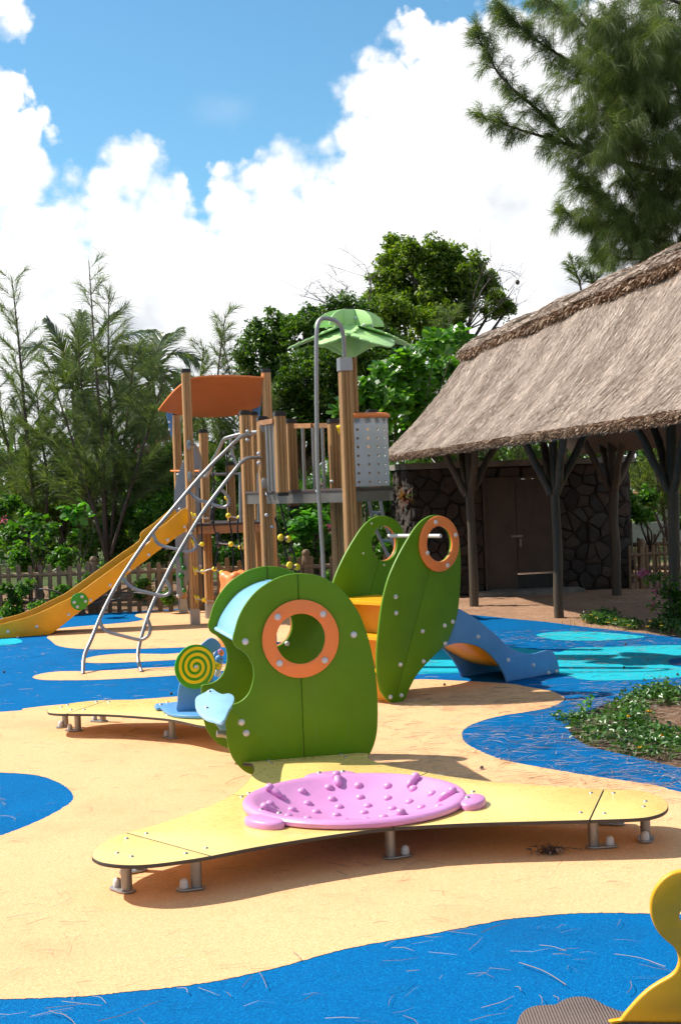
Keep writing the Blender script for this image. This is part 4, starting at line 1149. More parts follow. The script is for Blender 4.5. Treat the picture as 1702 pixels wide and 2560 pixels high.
for p, c_ in (((318, 2231), (295, 2224)), ((492, 2223), (461, 2227)), ((348, 2178), (318, 2184)), ((977, 2146), (1013, 2141)), ((1483, 2120), (1524, 2118)), ((1613, 2098), (1612, 2106)), ((1509, 2061), (1542, 2063)), ((660, 1990), (690, 1990)), ((1100, 2010), (1130, 2010))): dleg(p, c_)

# lilac dish
dish = MB(); R0 = .525
lug_dirs = [(cM(200, 320), .085), (cM(1430, 212), .085), (cM(560, 72), .10)]
prof_b = [(R0 - .012, .0), (R0, .008), (R0 + .001, .024), (R0 - .006, .033), (R0 - .018, .037), (R0 - .050, .0365), (R0 - .064, .028), (.425, .008), (.36, -.028), (.27, -.058), (.16, -.076), (.07, -.083), (1e-4, -.084)]
dish.lathe(prof_b, 96, (BC.x, BC.y, ZD + .001)); k_ = [i for i, f in enumerate(dish.f) if len(f) > 8]
for i in reversed(k_): del dish.f[i], dish.m[i]
for (px_, rr) in lug_dirs:
    d = (ground(*px_, ZD + .05).xy - BC).normalized(); c_ = BC + d * (R0 + .028)
    lr = Matrix.Rotation(math.atan2(d.y, d.x), 3, 'Z')
    pf = [(rr * 1.0, .0), (rr * 1.01, .018), (rr * .95, .028), (rr * .85, .032), (1e-4, .0335)]
    vs = MB().lathe(pf, 36)
    dish.add([Vector((c_.x, c_.y, ZD + .0012)) + lr @ Vector((v[0] * .75, v[1] * 1.35, v[2])) for v in vs.v], vs.f)
dish_o = dish.build('dish', PURPLE, house, 40)
def dish_z(r):
    pr = sorted(prof_b[6:], key=lambda q: q[0])
    for (r1, z1_), (r2, z2_) in zip(pr, pr[1:]):
        if r1 <= r <= r2: return z1_ + (z2_ - z1_) * (r - r1) / (r2 - r1), math.atan2(z2_ - z1_, r2 - r1)
    return pr[-1][1], .6
STUD = MB().ball((0, 0, 0), .0245, 14, 8, (1, 1, .8)).mesh('stud', PURPLE, 80)
for r, n_, off in ((.405, 17, .1), (.315, 14, .3), (.225, 10, .05), (.135, 6, .2), (.05, 2, 0)):
    for k in range(n_):
        a = 2 * math.pi * (k + off) / n_; z_, sl = dish_z(r)
        mw = Matrix.Translation((BC.x + r * math.cos(a), BC.y + r * math.sin(a), ZD + z_ - .003)) @ Matrix.Rotation(a, 4, 'Z') @ Matrix.Rotation(-sl, 4, 'Y')
        mesh_obj('stud', STUD, dish_o, mw)
for px_ in (cM(582, 100), cM(1120, 105), cM(165, 185), cM(1325, 205), cM(262, 290), cM(884, 300)):
    d = (ground(*px_, ZD + .03).xy - BC).normalized(); a = math.atan2(d.y, d.x)
    pg = MB(); rt_ = Matrix.Rotation(a, 3, 'Z') @ Matrix.Rotation(-.5, 3, 'Y'); z_, sl = dish_z(.43); c_ = Vector((BC.x + .43 * d.x, BC.y + .43 * d.y, ZD + z_ + .012))
    pg.ball(c_, .021, 14, 8, (2.1, .95, 1.0), rt_); pg.ball(c_ + rt_ @ Vector((.035, 0, .004)), .024, 14, 8, (1, 1, .9), rt_)
    pg.build('grip_knob', PURPLE, dish_o, 80)
for p in (cM(130, 308), cM(240, 325), cM(1425, 196), cM(1392, 231), cM(484, 78), cM(628, 70)):
    mesh_obj('screw', SCREW, dish_o, Matrix.Translation(ground(*p, ZD + .034)) @ Matrix.Scale(1.7, 4))

# house walls
hl, hr_ = ground(624, 1904, ZD), ground(894, 1881.5, ZD)
HANG = math.atan2(hr_.y - hl.y, hr_.x - hl.x)
HF = upright(hl.x, hl.y, HANG).shift(-.004)
HD = .88
HB = HF.shift(-HD)
wall_px = pts(cE, (920, 100), (1060, 115), (1165, 160), (1270, 245), (1350, 350), (1403, 450), (1450, 590), (1485, 740), (1510, 900), (1520, 1050), (1521, 1200), (1515, 1300), (1493, 1395), (1455, 1475), (1390, 1545), (1290, 1592), (1100, 1618), (900, 1632),
              (700, 1640), (575, 1620), (500, 1580), (432, 1500), (395, 1405), (383, 1320), (374, 1200), (371, 1120), (376, 1102), (392, 1094), (432, 1088), (490, 1065), (545, 1012), (575, 940), (587, 865), (576, 790), (545, 730), (500, 687), (455, 658),
              (433, 622), (430, 580), (445, 525), (470, 440), (520, 340), (600, 240), (700, 168), (800, 122))
wall2 = catmull([HF.px(*p) for p in wall_px], 4)
pc = HF.px(*cE(937, 592)); pr_out = (HF.px(*cE(1226, 592)).x - HF.px(*cE(648, 592)).x) / 2; pr_in = pr_out * .66
seam_a = HF.px(*cE(963, 1480)); seam_b = HF.px(*cE(920, 100)); seam_a.x = seam_b.x = (seam_a.x + seam_b.x) / 2
for fr, nm in ((HF, 'front_wall'), (HB, 'back_wall')):
    first = None
    for side in (1, -1):
        o = board(fr, half(wall2, seam_a, seam_b, side, .0012, (pc, pr_in)), (), .021, .005).build('wall_panel', GREEN, house, 50)
        first = first or o
    frr = fr if nm == 'front_wall' else fr
    w0 = .017 if nm == 'front_wall' else -.022
    ring = board(fr.shift(w0), circle(pc, pr_out, 72), [circle(pc, pr_in - .004, 64)], .017, .004).build('porthole_ring', ORANGE, first, 50)
    if nm == 'front_wall':
        for p in ((763, 428), (1104, 407), (777, 777), (1117, 754)): bolt(fr.p(*fr.px(*cE(*p)), .017), fr.n, first, 1.08)
        for p in ((523, 615), (1339, 563), (494, 1224), (530, 1305)): bolt(fr.p(*fr.px(*cE(*p))), fr.n, first, 1.08)
bolt(HB.p(*HB.px(*cE(838, 630))), HB.n, house, .9)
# bent blue roof sheet between the walls
arc_l = [HB.px(*cE(*p)) for p in ((302, 517), (330, 430), (395, 325), (470, 245), (560, 190), (640, 160), (715, 147))]
tu = seam_b.x; arc_r = [Vector((2 * tu - q.x, q.y)) for q in reversed(arc_l)]
m_mesh, nt, b = nmat('blue_dotted_sheet')
vv = N(nt, 'ShaderNodeTexVoronoi'); vv.inputs['Scale'].default_value = 70; vv.inputs['Randomness'].default_value = 0
uvn = N(nt, 'ShaderNodeUVMap'); nt.links.new(uvn.outputs[0], vv.inputs['Vector'])
dots = ramp(nt, vv.outputs['Distance'], [(.28, (1, 1, 1)), (.36, (0, 0, 0))])
nt.links.new(mixc(nt, dots, (.26, .52, .68), (.13, .36, .56)), b.inputs['Base Color']); b.inputs['Roughness'].default_value = .3
bump(nt, b, vv.outputs['Distance'], .4, .002)
ac = catmull(arc_l + arc_r, 6, False); cum = [0]
for a, b_ in zip(ac, ac[1:]): cum.append(cum[-1] + (b_ - a).length)
mb = MB(); nw = 2
for q in ac:
    for w_ in (-.0215, -HD + .0005): mb.v.append(tuple(HF.p(q.x, q.y, w_)))
for i in range(len(ac) - 1): mb.f.append((2 * i, 2 * i + 2, 2 * i + 3, 2 * i + 1)); mb.m.append(0)
me = mb.mesh('roof_sheet', m_mesh, 80); uv = me.uv_layers.new(name='UVMap')
for lp in me.loops:
    i = lp.vertex_index; uv.data[lp.index].uv = (cum[i // 2], (i % 2) * HD)
rs_o = mesh_obj('roof_sheet', me, house)
MB().tube([HF.p(ac[0].x, ac[0].y, -.022), HF.p(ac[0].x, ac[0].y, -HD)], .013, 10).build('roof_lip', SKYBLUE, rs_o, 60)
# serving counter and its bracket
cnt = catmull(zpx(.49, pts(cE, (268, 972), (215, 1000), (165, 1025), (147, 1050), (148, 1095), (170, 1142), (225, 1187), (290, 1207), (345, 1220), (372, 1195), (400, 1130), (430, 1085), (441, 1050), (432, 1022), (400, 1007), (352, 1012), (312, 995))), 4)
c_o = board(flat(.492), cnt, (), .02, .004).build('counter', SKYBLUE, house, 50)
for p in (cE(252, 992), cE(230, 1115)): mesh_obj('screw', SCREW, c_o, Matrix.Translation(ground(*p, .493)) @ Matrix.Scale(1.8, 4))
fb = HF.shift(-.16); board(fb, [fb.px(*cE(*p)) for p in ((285, 1215), (430, 1200), (440, 1380), (390, 1360), (340, 1290))], (), .02).build('counter_bracket', SKYBLUE, house, 50)
MB().tube([HF.p(*HF.px(*cE(330, 1330)), -.1), HF.p(*HF.px(*cE(420, 1335)), -.1)], .02, 10).build('step_rail', GALV, house)

# rear deck arm
rear = pts(cL, (58, 714), (70, 696), (130, 679), (250, 655), (400, 638), (520, 633), (700, 630), (900, 627), (1030, 624), (1250, 628), (1420, 650), (1460, 760), (1420, 840), (1220, 826), (1050, 790), (930, 772), (700, 754), (500, 742), (300, 738), (150, 737), (70, 729))
rd = ccw([q for q in catmull(zpx(ZD, rear), 4)])
sa_, sb_ = ground(*cL(520, 633), ZD).xy, ground(*cL(236, 727), ZD).xy
for sd_ in (1, -1):
    board(flat(ZD), inset(ccw(half(rd, sa_, sb_, sd_, .0015)), .0005), (), .016, .0025, MB(), 1, 0).build('deck_panel', [PALEYELLOW, EDGE], house, 40)
for p in ((163, 688), (211, 672), (236, 708), (335, 708), (428, 647), (522, 647), (962, 748), (1033, 758)): mesh_obj('screw', SCREW, house, Matrix.Translation(ground(*cL(*p), ZD)) @ Matrix.Scale(1.7, 4))
for p, c_ in (((195, 840), (160, 845)), ((290, 868), (228, 867)), ((477, 800), (415, 797)), ((1000, 925), (957, 915))): dleg(cL(*p), cL(*c_))
plate = catmull(zpx(.195, pts(cL, (865, 676), (880, 660), (925, 654), (965, 655), (1035, 645), (1210, 640), (1330, 650), (1330, 740), (1205, 752), (1040, 745), (965, 726), (930, 705), (915, 690), (880, 690))), 4)
pl_o = board(flat(.195), plate, (), .02, .004).build('seat_plate', BLUE, house, 50)
for p in ((912, 668), (962, 652)): mesh_obj('screw', SCREW, pl_o, Matrix.Translation(ground(*cL(*p), .196)) @ Matrix.Scale(1.7, 4))
bp0 = ground(*cL(1040, 722), .195); BF = upright(bp0.x, bp0.y, math.radians(16))
bpan = catmull([BF.px(*cL(*p)) for p in ((1040, 722), (1040, 640), (1044, 560), (1060, 500), (1100, 380), (1160, 275), (1222, 210), (1290, 165), (1345, 190), (1368, 235), (1340, 260), (1312, 275), (1305, 300), (1320, 330), (1318, 420), (1310, 480), (1330, 560), (1330, 680), (1320, 735), (1180, 728))], 3)
bp_o = board(BF, bpan, (), .02, .004).build('arch_panel', BLUE, house, 50)
DF = upright(depth(*cL(1176, 383), bp0.y - .10).x, bp0.y - .10, math.radians(30))
c_ = DF.px(*cL(1176, 383)); rr = .168 * .3316 * 1000 / (FPX / (bp0.y - .10))
d_o = board(DF, circle(c_, rr, 64), (), .016, .003).build('spiral_disc', BRIGHTGREEN, house, 50)
sp_ = MB(); nt_ = 200; turns = 3.35; pitch = rr * .93 / (turns + .1)
for i in range(nt_ + 1):
    a = 2 * math.pi * turns * i / nt_; r = pitch * .12 + pitch * a / (2 * math.pi); hw = pitch * .27 * min(1, (nt_ - i) / 8 + .1)
    for s_ in (-1, 1):
        r2 = min(r + s_ * hw, rr - .007)
        sp_.v.append(tuple(DF.p(c_.x + r2 * math.cos(-a + 1.2), c_.y + r2 * math.sin(-a + 1.2), .0012)))
for i in range(nt_): sp_.f.append((2 * i, 2 * i + 1, 2 * i + 3, 2 * i + 2)); sp_.m.append(0)
sp_.build('spiral_stripe', CAPYELLOW, d_o, 60)
bolt(DF.p(c_.x, c_.y), DF.n, d_o, .8)
for (x, y), m_, r in (((1368, 278), ORANGE, .020), ((1362, 268), PURPLE, .018), ((1338, 372), CAPYELLOW, .03), ((1340, 430), CAPWHITE, .025), ((1352, 330), BLUE, .03)):
    MB().ball(depth(*cL(x, y), bp0.y + .12), r, 12, 8, (1, .7, 1.1)).build('bead', m_, bp_o, 60)
board(BF.shift(-.12), catmull([BF.px(*cL(*p)) for p in ((1340, 300), (1385, 270), (1400, 400), (1360, 440), (1340, 380))], 4), (), .02).build('toy_panel', BLUE, bp_o)

# orange moulded element behind the house
oq = ground(*cE(470, 640)); OC = Vector((oq.x + .03, oq.y, 0))
stool = thing('moulded_play_cone', 'orange moulded plastic cone with a dented top rising behind the green playhouse', 'play element', OC)
mb = MB(); n_ = 40; top_z = depth(*cE(400, 85), OC.y).z
lay = [(.25, 0), (.24, .05), (.215, .25), (.19, .6), (.175, top_z - .16), (.185, top_z - .07), (.17, top_z - .03), (.12, top_z - .015), (.06, top_z - .03), (.001, top_z - .035)]
for r, z in lay:
    for k in range(n_):
        a = 2 * math.pi * k / n_; lob = 1 + .16 * math.cos(4 * a + .6) * (z > .3) * min(1, (z - .3) / .4)
        zz = z + (.02 * math.cos(4 * a + .6) if z > top_z - .2 and r > .1 else 0)
        mb.v.append((OC.x + r * lob * math.cos(a), OC.y + r * lob * math.sin(a), zz))
for i in range(len(lay) - 1):
    for k in range(n_): mb.f.append((i * n_ + k, i * n_ + (k + 1) % n_, (i + 1) * n_ + (k + 1) % n_, (i + 1) * n_ + k)); mb.m.append(0)
mb.build('cone_body', ORANGE, stool, 60)

# ================================================================== toddler slide between two green wings
ms = thing('toddler_slide', 'small slide with two tall green leaf-shaped side panels, yellow steps and blue chute sides', 'slide', (.7, 11, 0))
mt0 = ground(988, 1757); MANG = math.radians(41)
MF = upright(mt0.x, mt0.y, MANG); MW = .62
wing_px = pts(cH, (690, 72), (760, 84), (815, 125), (845, 190), (860, 260), (866, 350), (866, 480), (859, 600), (845, 720), (822, 800), (780, 900), (720, 965), (645, 1040), (582, 1115), (535, 1200), (505, 1275), (475, 1296), (430, 1298), (390, 1280), (352, 1232), (332, 1170), (321, 1080),
              (322, 950), (335, 800), (355, 650), (385, 520), (422, 420), (470, 320), (520, 232), (570, 155), (625, 100))
wing = catmull([MF.px(*p) for p in wing_px], 4)
wc = MF.px(*cH(720, 260)); wro = (MF.px(*cH(720, 78)).y - MF.px(*cH(720, 443)).y) / 2; wri = wro * .655
sa1, sb1 = MF.px(*cH(435, 1297)), MF.px(*cH(664, 438))
MBk = MF.shift(-MW)
for fr in (MF, MBk):
    first = None
    for sd_ in (1, -1):
        o = board(fr, half(wing, sa1, sb1 + (sb1 - sa1) * .0, sd_, .0015, (wc, wri)), (), .021, .005).build('wing_panel', GREEN, ms, 50)
        first = first or o
    w0 = .017 if fr is MF else -.021
    board(fr.shift(w0), circle(wc, wro, 64), [circle(wc, wri - .004, 64)], .017, .004).build('porthole_ring', ORANGE, first, 50)
    if fr is MF:
        for p in ((691, 119), (820, 203), (637, 320), (768, 400)): bolt(fr.p(*fr.px(*cH(*p)), .017), fr.n, first, 1.05)
        for p in ((440, 606), (443, 712), (616, 831), (760, 794), (812, 769), (763, 912), (622, 1028), (471, 1049), (406, 1261), (478, 1250)): bolt(fr.p(*fr.px(*cH(*p))), fr.n, first, 1.05)
    else:
        for p in ((283, 128), (229, 322), (365, 399)): bolt(fr.p(*fr.px(*cH(*p))), fr.n, first, .55)
b1 = MF.px(*cH(775, 207))
MB().tube([MF.p(b1.x - .05, b1.y, -.02), MF.p(b1.x - .05, b1.y, -MW)], .016, 12).build('cross_bar', CAPWHITE, ms, 50)
# yellow steps between the wings on the left
st0 = MF.px(*cH(335, 760)).x
for k, (hz, uu) in enumerate(((.24, .02), (.50, .07), (.76, .13))):
    zt = hz; u0 = -.20 + uu
    c_ = MF.p(u0 + .09, zt, -MW / 2); MB().box(c_, (.20, .022, MW - .045), MF.rot()).build('step', YELLOW, ms, 30)
    c_ = MF.p(u0 + .17, zt - .13, -MW / 2); MB().box(c_, (.018, .24, MW - .045), MF.rot()).build('riser', YELLOW, ms, 30)
c_ = MF.p(.18, .77, -MW / 2); MB().box(c_, (.36, .022, MW - .045), MF.rot()).build('platform', YELLOW, ms, 30)
# blue chute sides with an arch, amber chute
ch_px = pts(cH, (770, 680), (845, 682), (900, 708), (960, 745), (1030, 798), (1100, 858), (1150, 908), (1200, 945), (1260, 970), (1330, 979), (1390, 966), (1430, 955), (1468, 965), (1492, 1010), (1506, 1060), (1509, 1115), (1495, 1130), (1380, 1150), (1186, 1179), (1172, 1170),
            (1152, 1112), (1110, 1042), (1050, 975), (980, 930), (900, 911), (830, 911), (770, 930), (740, 945), (735, 800))
CF_ = MF.shift(-.04)
chute = [Vector((q.x, max(q.y, .003))) for q in catmull([CF_.px(*p) for p in ch_px], 4)]
s1 = board(CF_, chute, (), .021, .004).build('chute_side', BLUE, ms, 50)
board(CF_.shift(-MW + .10), chute, (), .021, .004).build('chute_side', BLUE, ms, 50)
for p in ((978, 867), (1175, 1020), (1338, 1053), (1436, 1103), (1490, 1092)): bolt(CF_.p(*CF_.px(*cH(*p))), CF_.n, s1, 1.05)
bed_c = catmull([CF_.px(*cH(*p)) for p in ((800, 790), (900, 850), (1000, 925), (1100, 995), (1180, 1045), (1260, 1075), (1350, 1085), (1440, 1085))], 4, False)
mb = MB()
for q in bed_c:
    for w_ in (-.021, -(MW - .10)):
        mb.v.append(tuple(CF_.p(q.x, q.y, w_)))
for i in range(len(bed_c) - 1): mb.f.append((2 * i, 2 * i + 1, 2 * i + 3, 2 * i + 2)); mb.m.append(0)
bo = mb.build('chute_bed', AMBER, ms, 60); sol = bo.modifiers.new('thickness', 'SOLIDIFY'); sol.thickness = .012

# ================================================================== spring rider at the lower right
SY = 3.62
sp = thing('spring_rider', 'yellow wavy-sided spring rider with a brown ribbed footplate at the lower right edge', 'spring rider', (depth(1690, 2500, SY).x, SY, 0))
SF = upright(depth(1600, 2500, SY).x, SY, math.radians(-6))
rid_px = pts(cU, (1035, 1655), (1042, 1632), (1075, 1585), (1125, 1525), (1205, 1437), (1290, 1362), (1380, 1303), (1465, 1255), (1520, 1203), (1545, 1133), (1537, 1070), (1503, 1003), (1440, 950), (1372, 880), (1322, 790), (1299, 700), (1301, 600), (1326, 518), (1370, 450), (1430, 390), (1500, 352), (1570, 338),
            (1680, 345), (1780, 380), (1850, 450), (1890, 560), (1880, 680), (1840, 780), (1860, 900), (1960, 960), (2080, 1050), (2160, 1180), (2260, 1330), (2380, 1440), (2440, 1560), (2445, 1655))
rd_o = catmull([SF.px(*p) for p in rid_px], 4); hc = SF.px(*cU(1625, 735))
pan = board(SF, rd_o, [circle(hc, .021, 24)], .022, .006).build('side_panel', YELLOW, sp, 50)
zt = SF.px(*cU(1100, 1655)).y
m_rib, nt, b = nmat('ribbed_brown_rubber')
wv = N(nt, 'ShaderNodeTexWave', wave_type='BANDS', bands_direction='X'); wv.inputs['Scale'].default_value = 38; wv.inputs['Distortion'].default_value = 0
tcn = N(nt, 'ShaderNodeTexCoord'); nt.links.new(tcn.outputs['Object'], wv.inputs['Vector'])
n = noise(nt, 14, 5)
nt.links.new(mixc(nt, N_mul(nt, n.outputs['Fac'], .5), mixc(nt, wv.outputs['Fac'], (.055, .034, .028), (.19, .13, .105)), (.16, .12, .10)), b.inputs['Base Color']); b.inputs['Roughness'].default_value = .55
bump(nt, b, wv.outputs['Fac'], .8, .003)
fp = pts(cU, (146, 1665), (150, 1620), (172, 1570), (230, 1522), (310, 1497), (400, 1490), (475, 1485), (530, 1452), (600, 1426), (680, 1419), (760, 1424), (835, 1450), (905, 1490), (985, 1522), (1065, 1546), (1250, 1560), (1600, 1570), (2000, 1600), (2200, 1700), (2000, 1830), (1500, 1860), (900, 1850), (500, 1830), (250, 1770))
fo = catmull(zpx(zt - .004, fp), 4)
board(flat(zt - .004), fo, (), .03, .007).build('footplate', m_rib, sp, 50)
ctr2 = sum(fo, Vector((0, 0))) / len(fo)
hx = [Vector((ctr2.x + .075 * math.cos(a), ctr2.y + .075 * math.sin(a), .03 + (zt - .07) * a / (2 * math.pi * 4.5))) for a in np.linspace(0, 2 * math.pi * 4.5, 110)]
MB().tube(hx, .011, 8).build('spring', GALV, sp, 60)
MB().lathe([(.13, .006), (.13, .02), (.1, .03), (1e-5, .03)], 28, (ctr2.x, ctr2.y, 0)).build('base_plate', GALV, sp, 40)

# ================================================================== picket fences
def picket_fence(label, a, b_, h, sp_, pw, posts_at, seed, two=False, lean=.02):
    a, b_ = Vector((a[0], a[1])), Vector((b_[0], b_[1])); d = (b_ - a); L_ = d.length; d.normalize(); nn = Vector((d.y, -d.x))
    if nn.y > 0: nn = -nn
    root = thing('picket_fence', label, 'fence', (a.x, a.y, 0)); rs_ = random.Random(seed)
    fr0 = Frame((0, 0, 0), (1, 0, 0), (0, 0, 1), (0, -1, 0))
    o = [Vector((-pw / 2, 0)), Vector((pw / 2, 0)), Vector((pw / 2, h - pw * .4))] + [Vector((pw / 2 * math.cos(t), h - pw * .4 + pw * .5 * math.sin(t))) for t in np.linspace(.3, math.pi - .3, 6)] + [Vector((-pw / 2, h - pw * .4))]
    me = board(fr0, o, (), .022, .003).mesh('picket', FENCEWOOD, 40)
    k = 0.0
    ang = math.atan2(d.y, d.x)
    while k < L_:
        p_ = a + d * k
        mesh_obj('picket', me, root, Matrix.Translation((p_.x + nn.x * .03, p_.y + nn.y * .03, rs_.uniform(-.05, -.01))) @ Matrix.Rotation(ang, 4, 'Z') @ Matrix.Rotation(rs_.uniform(-lean, lean), 4, 'Y') @ Matrix.Scale(rs_.uniform(.96, 1.03), 4))
        k += sp_ * rs_.uniform(.93, 1.07)
    for z in (.18, h - .17):
        MB().tube([(a.x, a.y, z), ((a.x + b_.x) / 2, (a.y + b_.y) / 2, z + .01), (b_.x, b_.y, z)], .034, 10).build('rail', FENCEWOOD, root, 50)
    for k in posts_at:
        p_ = a + d * (k * L_)
        ps = MB().lathe([(.062, -.1), (.062, h - .03), (.056, h - .015), (.056, h), (.062, h + .012), (.058, h + .04), (.04, h + .068), (1e-5, h + .078)], 16, (p_.x - nn.x * .03, p_.y - nn.y * .03, 0)).build('post', FENCEWOOD, root, 40)
    return root
fl0, fl1 = ground(-120, 1543), ground(1010, 1513)
L_f = (fl1 - fl0).length
def at_px(px): return (depth(px, 1400, 19.9).x - fl0.x) / (fl1.x - fl0.x)
picket_fence('weathered wooden picket fence with round posts behind the amber slide', (fl0.x, fl0.y + .05), (fl1.x, fl1.y + .05), .74, .145, .062, [at_px(231), at_px(500), at_px(766)], 5)
fr0_, fr1_ = depth(1574, 1466, 21.12), depth(1760, 1470, 21.05)
picket_fence('sunlit picket fence with a round-topped post to the right of the stone store room', (fr0_.x, fr0_.y), (fr1_.x, fr1_.y), .66, .088, .036, [.18, .9], 6)
fb0, fb1 = ground(1570, 1462), ground(1800, 1462)
picket_fence('second picket fence standing just behind the sunlit one at right', (fb0.x, fb0.y + 1.2), (fb1.x, fb1.y + 1.2), .74, .15, .05, [], 7)

# ================================================================== foliage makers
def rnd(n_): return rng.normal(size=(n_, 3))
def unit(v): return v / (np.linalg.norm(v, axis=1, keepdims=True) + 1e-9)
def leaves(name, c, nrm, size, mat, parent, asp=.5, kind='stuff', fold=.12, simple=False):
    """pointed leaves: six-sided blades folded along the midrib"""
    n_ = len(c); nrm = unit(nrm); t = unit(np.cross(nrm, rnd(n_))); s_ = np.cross(nrm, t); size = np.broadcast_to(size, (n_,))[:, None]
    w = size * asp * .5
    if simple:
        v = np.stack([c - t * size * .5, c + t * size * .05 + s_ * w + nrm * size * fold, c + t * size * .5, c + t * size * .05 - s_ * w + nrm * size * fold], 1).reshape(-1, 3)
        return npmesh(name, v, ((np.arange(n_) * 4)[:, None] + np.array([[0, 1, 2, 0, 2, 3]])).reshape(-1), 3, mat, parent, kind)
    v = np.stack([c - t * size * .5, c - t * size * .12 + s_ * w + nrm * size * fold, c + t * size * .22 + s_ * w * .85 + nrm * size * fold, c + t * size * .5 - nrm * size * .05,
                  c + t * size * .22 - s_ * w * .85 + nrm * size * fold, c - t * size * .12 - s_ * w + nrm * size * fold], 1).reshape(-1, 3)
    base = (np.arange(n_) * 6)[:, None]
    f = np.concatenate([base + np.array([[0, 1, 2, 3]]), base + np.array([[0, 3, 4, 5]])], 1).reshape(-1)
    return npmesh(name, v, f, 4, mat, parent, kind)
def blob_points(blobs, n_, shell=.55):
    """points in the balls, denser to the outside; returns points and outward normals"""
    vol = np.array([b_[3] ** 2.2 for b_ in blobs]); pk = rng.choice(len(blobs), n_, p=vol / vol.sum())
    d = unit(rnd(n_)); r = rng.uniform(0, 1, n_) ** .45 * (1 - shell * 0) 
    B_ = np.array(blobs); c = B_[pk, :3] + d * (B_[pk, 3] * r)[:, None] * np.array([1, 1, .9])
    return c, d, pk
def pxblobs(lst, scale=1.0855, yj=.6):
    out = []
    for x, y, r, Y in lst:
        Y2 = Y + random.Random(int(x * 7 + y)).uniform(-yj, yj)
        q = depth(x * scale, y * scale, Y2); out.append((q.x, q.y, q.z, r * scale / FPX * Y2))
    return out
def clumpy(blobs, k, f, seed=1):
    rs_ = random.Random(seed); out = []
    for x, y, z, r in blobs:
        for _ in range(k):
            d = Vector((rs_.gauss(0, 1), rs_.gauss(0, 1), rs_.gauss(0, 1))).normalized() * r * rs_.uniform(.35, .92); out.append((x + d.x, y + d.y, z + d.z, r * f * rs_.uniform(.6, 1.25)))
    return out
def limb(mb, path, r0, r1, n=7):
    m = len(path); mb.tube(path, r0, n, True, 0, [r0 + (r1 - r0) * i / (m - 1) for i in range(m)])
def crown_limbs(mb, base, blobs, r0, fork=.45, sub=3, seed=0):
    rs_ = random.Random(seed); base = Vector(base); cen = Vector(np.array(blobs)[:, :3].mean(0)); fk = base.lerp(cen, fork)
    limb(mb, [base, base.lerp(fk, .5) + Vector((rs_.uniform(-.1, .1), 0, 0)), fk], r0, r0 * .75, 9)
    for bx, by, bz, br_ in blobs:
        e = Vector((bx, by, bz)); m1 = fk.lerp(e, .45) + Vector((rs_.uniform(-.25, .25), rs_.uniform(-.2, .2), rs_.uniform(0, .25)))
        pth = catmull([fk, m1, e], 3, False); limb(mb, pth, r0 * .42, r0 * .12, 6)
        for k in range(sub):
            d = Vector((rs_.gauss(0, 1), rs_.gauss(0, 1), rs_.gauss(.3, .8))).normalized()
            st = m1.lerp(e, rs_.uniform(.3, 1)); limb(mb, [st, st + d * br_ * .6 + Vector((0, 0, .05)), st + d * br_ * 1.05], r0 * .12, r0 * .04, 5)
def leafy(name, label, cat, blobs, n_, size, mat, asp=.5, trunk=None, r0=.12, clump=0, group=None, up=.5, seed=1, fork=.45, sub=3, cl=None):
    base = trunk or (np.array(blobs)[:, 0].mean(), np.array(blobs)[:, 1].mean(), 0)
    root = thing(name, label, cat, base, group); mb = MB(); crown_limbs(mb, base, blobs, r0, fork, sub, seed); mb.build('trunk', BARK, root, 50)
    lb = clumpy(blobs, *cl) if cl else blobs
    if clump:
        nc = n_ // clump; c, d, pk = blob_points(lb, nc)
        cr = np.repeat(c, clump, 0); dd = np.repeat(d, clump, 0); jit = unit(rnd(len(cr)) + dd * .5 + np.array([0, 0, .3]))
        c2 = cr + jit * (np.mean(size) * rng.uniform(.3, 1.1, len(cr)))[:, None]; nr = rnd(len(cr)) * .6 + dd * .5 + np.array([0, 0, up])
    else:
        c2, dd, pk = blob_points(lb, n_); nr = rnd(n_) * .8 + dd * .6 + np.array([0, 0, up])
    sz = rng.uniform(size[0], size[1], len(c2))
    leaves('crown', c2, nr, sz, mat, root, asp, 'stuff', .12, np.mean(size) < .13)
    return root
def strands(name, root_pts, dirs, L_, w, droop, mat, parent, kind='stuff'):
    dirs = unit(dirs); L_ = np.broadcast_to(L_, (len(dirs),))[:, None]
    p1 = root_pts + dirs * L_ * .5 - np.array([0, 0, 1]) * L_ * droop * .22; p2 = root_pts + dirs * L_ * .93 - np.array([0, 0, 1]) * L_ * droop
    sd = np.cross(dirs, rng.normal(size=dirs.shape) + np.array([0, 1.5, 0]))
    return ribbons(name, root_pts, p1, p2, w, mat, parent, .45, sd, kind)

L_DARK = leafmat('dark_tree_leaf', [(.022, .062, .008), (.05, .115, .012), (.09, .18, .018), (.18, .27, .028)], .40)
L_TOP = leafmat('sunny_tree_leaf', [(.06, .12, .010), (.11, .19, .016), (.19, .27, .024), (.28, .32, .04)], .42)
L_BUSH = leafmat('hedge_leaf', [(.022, .075, .008), (.045, .14, .012), (.085, .22, .018), (.17, .32, .03)], .45)
L_ALM = leafmat('broad_glossy_leaf', [(.045, .14, .012), (.085, .23, .018), (.15, .34, .026), (.23, .42, .04)], .42, .28, .6)
L_HEART = leafmat('heart_leaf', [(.05, .18, .02), (.09, .27, .03), (.12, .33, .04)], .45, .4)
L_COVER = leafmat('creeper_leaf', [(.025, .085, .012), (.05, .14, .02), (.085, .19, .03), (.12, .22, .06)], .25, .35, .6)
L_CAS = leafmat('casuarina_needle', [(.055, .092, .026), (.10, .15, .042), (.155, .205, .06), (.24, .24, .09)], .40, .5, .3)
L_CASD = leafmat('young_casuarina_needle', [(.060, .096, .034), (.10, .15, .054), (.15, .20, .075), (.23, .25, .10)], .40, .5, .3)
